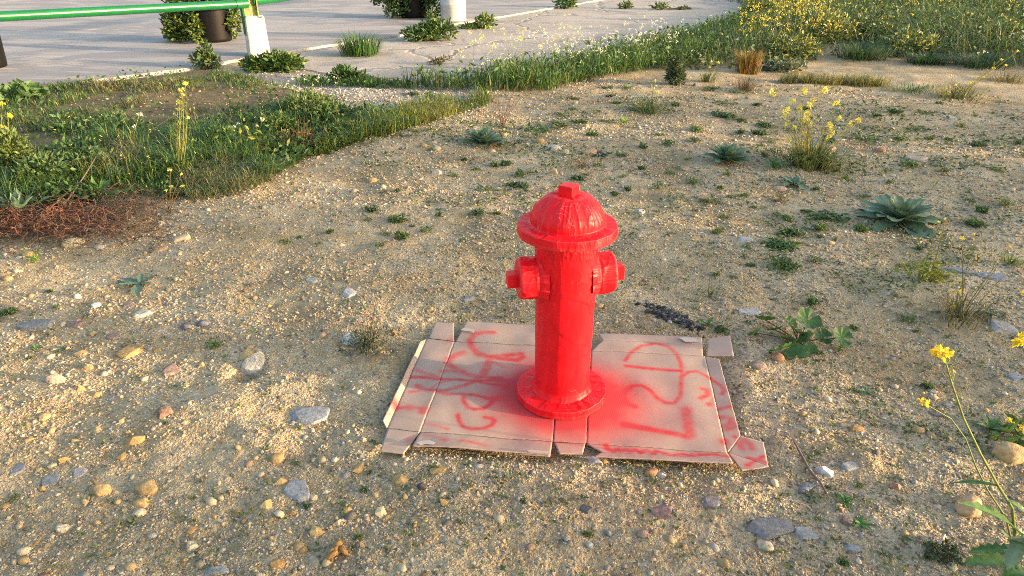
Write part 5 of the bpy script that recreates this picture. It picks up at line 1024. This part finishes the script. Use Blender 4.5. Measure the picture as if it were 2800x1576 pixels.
# ------------------------------------------------------------------ grass, weeds and flowers that read as one mass
def inpoly(P, n, wr=None):
    lo, hi = P.min(0), P.max(0); out = []
    tot = 0
    while tot < n:
        q = RNG.uniform(lo, hi, (n * 3, 2)); q = q[sdist(P, q[:, 0], q[:, 1]) > 0]
        if wr is not None: q = q[RNG.random(len(q)) < wr(q)]
        out.append(q); tot += len(q)
    return np.concatenate(out)[:n]
def zof(x, y): return hgt(x, y) - .004
def flowers(name, Q, h, colr, hr, label, stem_c, nfl, heads=1, width=.005, spread=.08):
    n = len(Q); mb = MB(); x, y = Q.T; z0 = np.zeros(n)
    az = RNG.uniform(0, 6.28, n); lean = RNG.uniform(.05, .5, n); mb.blades(np.c_[x, y, z0], h, np.full(n, width), az, lean, pcols(n, stem_c, .25))
    tip = np.c_[x + np.cos(az) * lean * h, y + np.sin(az) * lean * h, h * (1 - .35 * lean)]
    st = link(name, mb.me(name, M['leaf'], False)); tag(st, label, 'flowers', kind='stuff')
    T = np.repeat(tip, heads, 0); T = T + RNG.normal(size=T.shape) * (spread, spread, spread * .8) * (heads > 1)
    c = np.repeat(T, nfl, 0); m = len(c); c = c + RNG.normal(size=c.shape) * hr * .55; mb = MB(); mb.leaves(c, rdir(m, .4), hr * RNG.uniform(.5, 1.1, m), pcols(m, colr, .2), .8)
    link('petals', mb.me('petals', M['petal'], False), st)
# left grass
def front(x, y): return sstep(.9, -.5, sdist_line(x, y))                # 1 along the gravel side of the strip, 0 towards the pavement
FL = np.array([tuple(D(*q)[:2]) for q in ((-300, 400), (0, 380), (300, 350), (560, 320), (800, 290), (1240, 250))])
def sdist_line(x, y): return np.asarray(y) - np.interp(np.asarray(x), FL[:, 0], FL[:, 1])
q = inpoly(GRASS, 52000, lambda q: np.clip((4.2 / np.hypot(q[:, 0], q[:, 1])) ** 1.2, .1, 1) * np.where(np.abs(q[:, 0] / (q[:, 1] + .5)) < 1.0, 1, .05) * sstep(.42, .60, fbm(q[:, 0] * 1.3, q[:, 1] * 1.3, 201, 3) + .16 * front(q[:, 0], q[:, 1]) + .4 * (q[:, 0] > -2.2)))
x, y = q.T; n = len(x); fr = front(x, y); cl = fbm(x * 2.6, y * 2.6, 205, 2)
hh = RNG.uniform(.02, .08, n) + RNG.uniform(.02, .17, n) * fr * sstep(.45, .7, cl) + RNG.uniform(0, .05, n) * (cl > .6)
base = np.where((fbm(x * 1.4, y * 1.4, 211, 3) < .37)[:, None], (.17, .17, .075), (.065, .14, .036)); yel = RNG.random(n) < .13 + .4 * (x > -1.6); base[yel] = (.23, .27, .055); thatch = RNG.random(n) < .18 * (1 - fr); base[thatch] = (.30, .24, .13)
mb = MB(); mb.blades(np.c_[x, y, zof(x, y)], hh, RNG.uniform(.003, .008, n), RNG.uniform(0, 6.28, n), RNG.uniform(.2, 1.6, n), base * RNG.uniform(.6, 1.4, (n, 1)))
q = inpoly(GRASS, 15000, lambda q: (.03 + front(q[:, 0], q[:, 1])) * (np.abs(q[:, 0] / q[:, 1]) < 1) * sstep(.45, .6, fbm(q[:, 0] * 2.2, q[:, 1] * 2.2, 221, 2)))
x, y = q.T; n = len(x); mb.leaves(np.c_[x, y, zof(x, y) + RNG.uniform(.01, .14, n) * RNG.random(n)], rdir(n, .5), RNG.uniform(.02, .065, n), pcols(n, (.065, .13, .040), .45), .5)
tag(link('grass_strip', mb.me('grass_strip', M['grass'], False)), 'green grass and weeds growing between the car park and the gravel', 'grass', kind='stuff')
q = inpoly(poly([(0, 400), (300, 350), (560, 325), (800, 285), (900, 330), (700, 420), (450, 480), (200, 470), (0, 520)]), 70); flowers('seeding_stems', q, RNG.uniform(.12, .32, len(q)), (.42, .40, .16), .012, 'thin seeding stems sticking out of the grass strip', (.20, .22, .08), 5, 1, .004, .03)
# olive dry grass at the tip of the strip
q = inpoly(poly([(470, 440), (560, 425), (680, 430), (690, 460), (600, 495), (480, 515)]), 2300); x, y = q.T; n = len(x); mb = MB()
mb.blades(np.c_[x, y, zof(x, y)], RNG.uniform(.04, .20, n) * (.4 + fbm(x * 6, y * 6, 261, 2)), RNG.uniform(.002, .004, n), RNG.uniform(0, 6.28, n), RNG.uniform(.6, 2.0, n), np.where(RNG.random((n, 1)) < .45, (.09, .15, .045), (.22, .20, .10)) * RNG.uniform(.6, 1.4, (n, 1))); tag(link('dry_grass', mb.me('dry_grass', M['grass'], False)), 'dry olive grass bending over the gravel at the end of the green strip', 'grass', kind='stuff')
# band of grass and white flowers
def band(P, nb, nl, hmin, hmax, name, label, c1=(.06, .13, .035)):
    q = inpoly(P, nb); x, y = q.T; n = len(x); f = fbm(x * 2, y * 2, 231, 2); mb = MB(); zz = np.minimum(zof(x, y) + .02, .02)
    c = pcols(n, c1, .4); m_ = RNG.random(n) < .18; c[m_] = pcols(m_.sum(), (.19, .22, .06), .2)
    mb.blades(np.c_[x, y, zz], (hmin + (hmax - hmin) * RNG.random(n)) * (.5 + f), RNG.uniform(.006, .011, n), RNG.uniform(0, 6.28, n), RNG.uniform(.2, 1.2, n), c)
    if nl:
        q = inpoly(P, nl); x, y = q.T; mb.leaves(np.c_[x, y, RNG.uniform(.0, .75, nl) * hmax], rdir(nl, .5), RNG.uniform(.04, .09, nl), pcols(nl, c1, .4), .4)
    tag(link(name, mb.me(name, M['grass'], False)), label, 'grass', kind='stuff')
band(BAND, 11000, 5000, .10, .30, 'weed_band', 'dense dark green weeds along the front of the rough concrete')
band(poly([(760, 200), (930, 205), (1030, 218), (1040, 228), (900, 225), (740, 215)]), 900, 300, .03, .08, 'thin_weeds', 'thin weeds at the front edge of the rough concrete, left end')
q = inpoly(poly([(1180, 215), (1300, 185), (1450, 160), (1640, 120), (1700, 110), (1690, 160), (1560, 185), (1420, 215), (1300, 228)]), 150); flowers('white_wildflowers', q, RNG.uniform(.18, .52, len(q)), WHT, .015, 'white wildflowers standing above the dark weed band', (.16, .20, .08), 7, 2, .004, .03)
q = inpoly(poly([(1080, 225), (1250, 200), (1450, 165), (1440, 190), (1250, 225)]), 40); flowers('pale_wildflowers', q, RNG.uniform(.3, .62, len(q)), PYEL, .016, 'tall thin pale yellow wildflowers left of the white ones', (.2, .22, .09), 7, 2, .004, .05)
q = inpoly(poly([(700, 245), (860, 250), (850, 280), (720, 300)]), 26); flowers('white_wildflowers', q, RNG.uniform(.15, .34, len(q)), WHT, .014, 'scattered white wildflowers at the end of the grass by the grey gravel', (.2, .2, .08), 7, 1, .003, .03)
# the meadow
wr = lambda q: np.clip((9.5 / np.hypot(q[:, 0], q[:, 1])) ** 1.7, .01, 1) * (np.abs(q[:, 0]) < .95 * q[:, 1] + 1.5)
q = inpoly(MEADOW, 46000, wr); x, y = q.T; n = len(x); f = fbm(x * .9, y * .9, 241, 3); ins = sstep(0, 1.4, sdist(MEADOW, x, y)); kp = RNG.random(n) < (.25 + .75 * sstep(.38, .58, f)) * (.15 + .85 * sstep(.0, .9, sdist(MEADOW, x, y) + (f - .5) * 2.5)); x, y, f, ins = x[kp], y[kp], f[kp], ins[kp]; n = len(x)
c = pcols(n, (.075, .135, .055), .45); m_ = RNG.random(n) < .25; c[m_] = pcols(m_.sum(), (.20, .21, .085), .25); mb = MB()
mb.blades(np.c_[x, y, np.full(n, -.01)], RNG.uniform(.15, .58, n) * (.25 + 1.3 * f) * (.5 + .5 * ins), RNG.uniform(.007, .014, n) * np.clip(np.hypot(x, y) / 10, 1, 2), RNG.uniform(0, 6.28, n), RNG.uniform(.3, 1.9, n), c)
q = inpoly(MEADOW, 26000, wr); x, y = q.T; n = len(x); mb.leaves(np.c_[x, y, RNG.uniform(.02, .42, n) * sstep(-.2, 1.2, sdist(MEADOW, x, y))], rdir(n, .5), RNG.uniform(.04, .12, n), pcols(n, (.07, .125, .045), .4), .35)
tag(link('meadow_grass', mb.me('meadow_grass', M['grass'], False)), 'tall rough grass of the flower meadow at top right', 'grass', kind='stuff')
q = inpoly(MEADOW, 480, lambda q: wr(q) * sstep(.2, .8, sdist(MEADOW, q[:, 0], q[:, 1])) * sstep(.35, .6, fbm(q[:, 0] * .8, q[:, 1] * .8, 251, 2))); flowers('yellow_wildflowers', q, RNG.uniform(.35, .72, len(q)), (.68, .62, .14), .020, 'yellow wildflowers covering the meadow at top right', (.19, .22, .07), 6, 4, .006, .10)
q = inpoly(poly([(1880, 140), (1960, 150), (2080, 90), (2100, 20), (1960, 0), (1890, 60)]), 130); flowers('yellow_wildflowers', q, RNG.uniform(.35, .75, len(q)), (.72, .60, .09), .020, 'thick yellow wildflowers at the left end of the meadow', (.24, .22, .06), 6, 6, .006, .1)
q = inpoly(MEADOW, 160, lambda q: wr(q) * (q[:, 1] < 13)); flowers('white_wildflowers', q, RNG.uniform(.15, .4, len(q)), WHT, .02, 'few white wildflowers sprinkled in the yellow meadow', (.16, .20, .08), 6, 1, .005, .03)

# taller bushy weeds that stand out of the meadow
for k, (xx, yy, w_, h_, c_, hi_, lab) in enumerate([
 (1905, 60, 70, 70, (.055, .10, .04), (.10, .14, .05), 'dark bushy weed where the meadow meets the rough concrete'),
 (1990, 150, 130, 70, (.10, .14, .05), (.55, .48, .10), 'bushy yellow-speckled weed above the orange grass clump'),
 (2085, 110, 120, 80, (.11, .15, .05), (.55, .48, .10), 'tall yellow-speckled weed clump in the left part of the meadow'),
 (2190, 100, 110, 60, (.06, .11, .05), (.14, .17, .07), 'dark leafy clump in the middle of the meadow'),
 (2290, 140, 130, 70, (.09, .15, .06), (.40, .38, .12), 'pale green bushy weed in the meadow right of the dark clump'),
 (2400, 80, 150, 60, (.08, .14, .06), (.45, .42, .14), 'bushy weed with yellow flowers in the right part of the meadow'),
 (2520, 120, 140, 70, (.075, .13, .06), (.30, .30, .10), 'bluish green weed clump in the meadow at the right edge'),
 (2330, 30, 160, 50, (.07, .12, .05), (.40, .36, .12), 'far weed clump at the top of the meadow')]):
    edge_bush('meadow_weed', xx, yy, [(xx, yy - h_ * .45, w_, h_), (xx - w_ * .3, yy - h_ * .3, w_ * .7, h_ * .7), (xx + w_ * .35, yy - h_ * .35, w_ * .6, h_ * .8)], 1100, .07, c_, lab, hi_, .35)

# ------------------------------------------------------------------ unseen shrubs added beyond the right edge to break up the low sun
def shade_shrub(x, y, w, h, n, label):
    p = Vector((x, y, hz(x, y)))
    return bush('added_shade_shrub', p, [(0, 0, h * .55, w * .5, w * .5, h * .45), (w * .3, -.2, h * .4, w * .35, w * .4, h * .35), (-w * .2, .3, h * .35, w * .4, w * .4, h * .3)], n, .17, (.06, .11, .035), label, 'shrub', 12, .45)
for k, (sx, sy, w, h) in enumerate([(11.5, -4.6, 2.2, 2.4), (11.0, -2.08, 2.1, 2.3), (11.3, .38, 1.9, 2.1), (11.8, 2.1, 2.1, 2.2), (13.0, 4.0, 2.0, 1.9), (14.5, 6.6, 1.8, 1.5), (15.0, 10.2, 1.8, 1.4)]):
    shade_shrub(sx, sy, w, h, 2400 if k < 5 else 900, 'unseen leafy shrub added beyond the right edge to shade the sun, ' + ['first', 'second', 'third', 'fourth', 'fifth', 'sixth', 'seventh'][k] + ' from the camera')
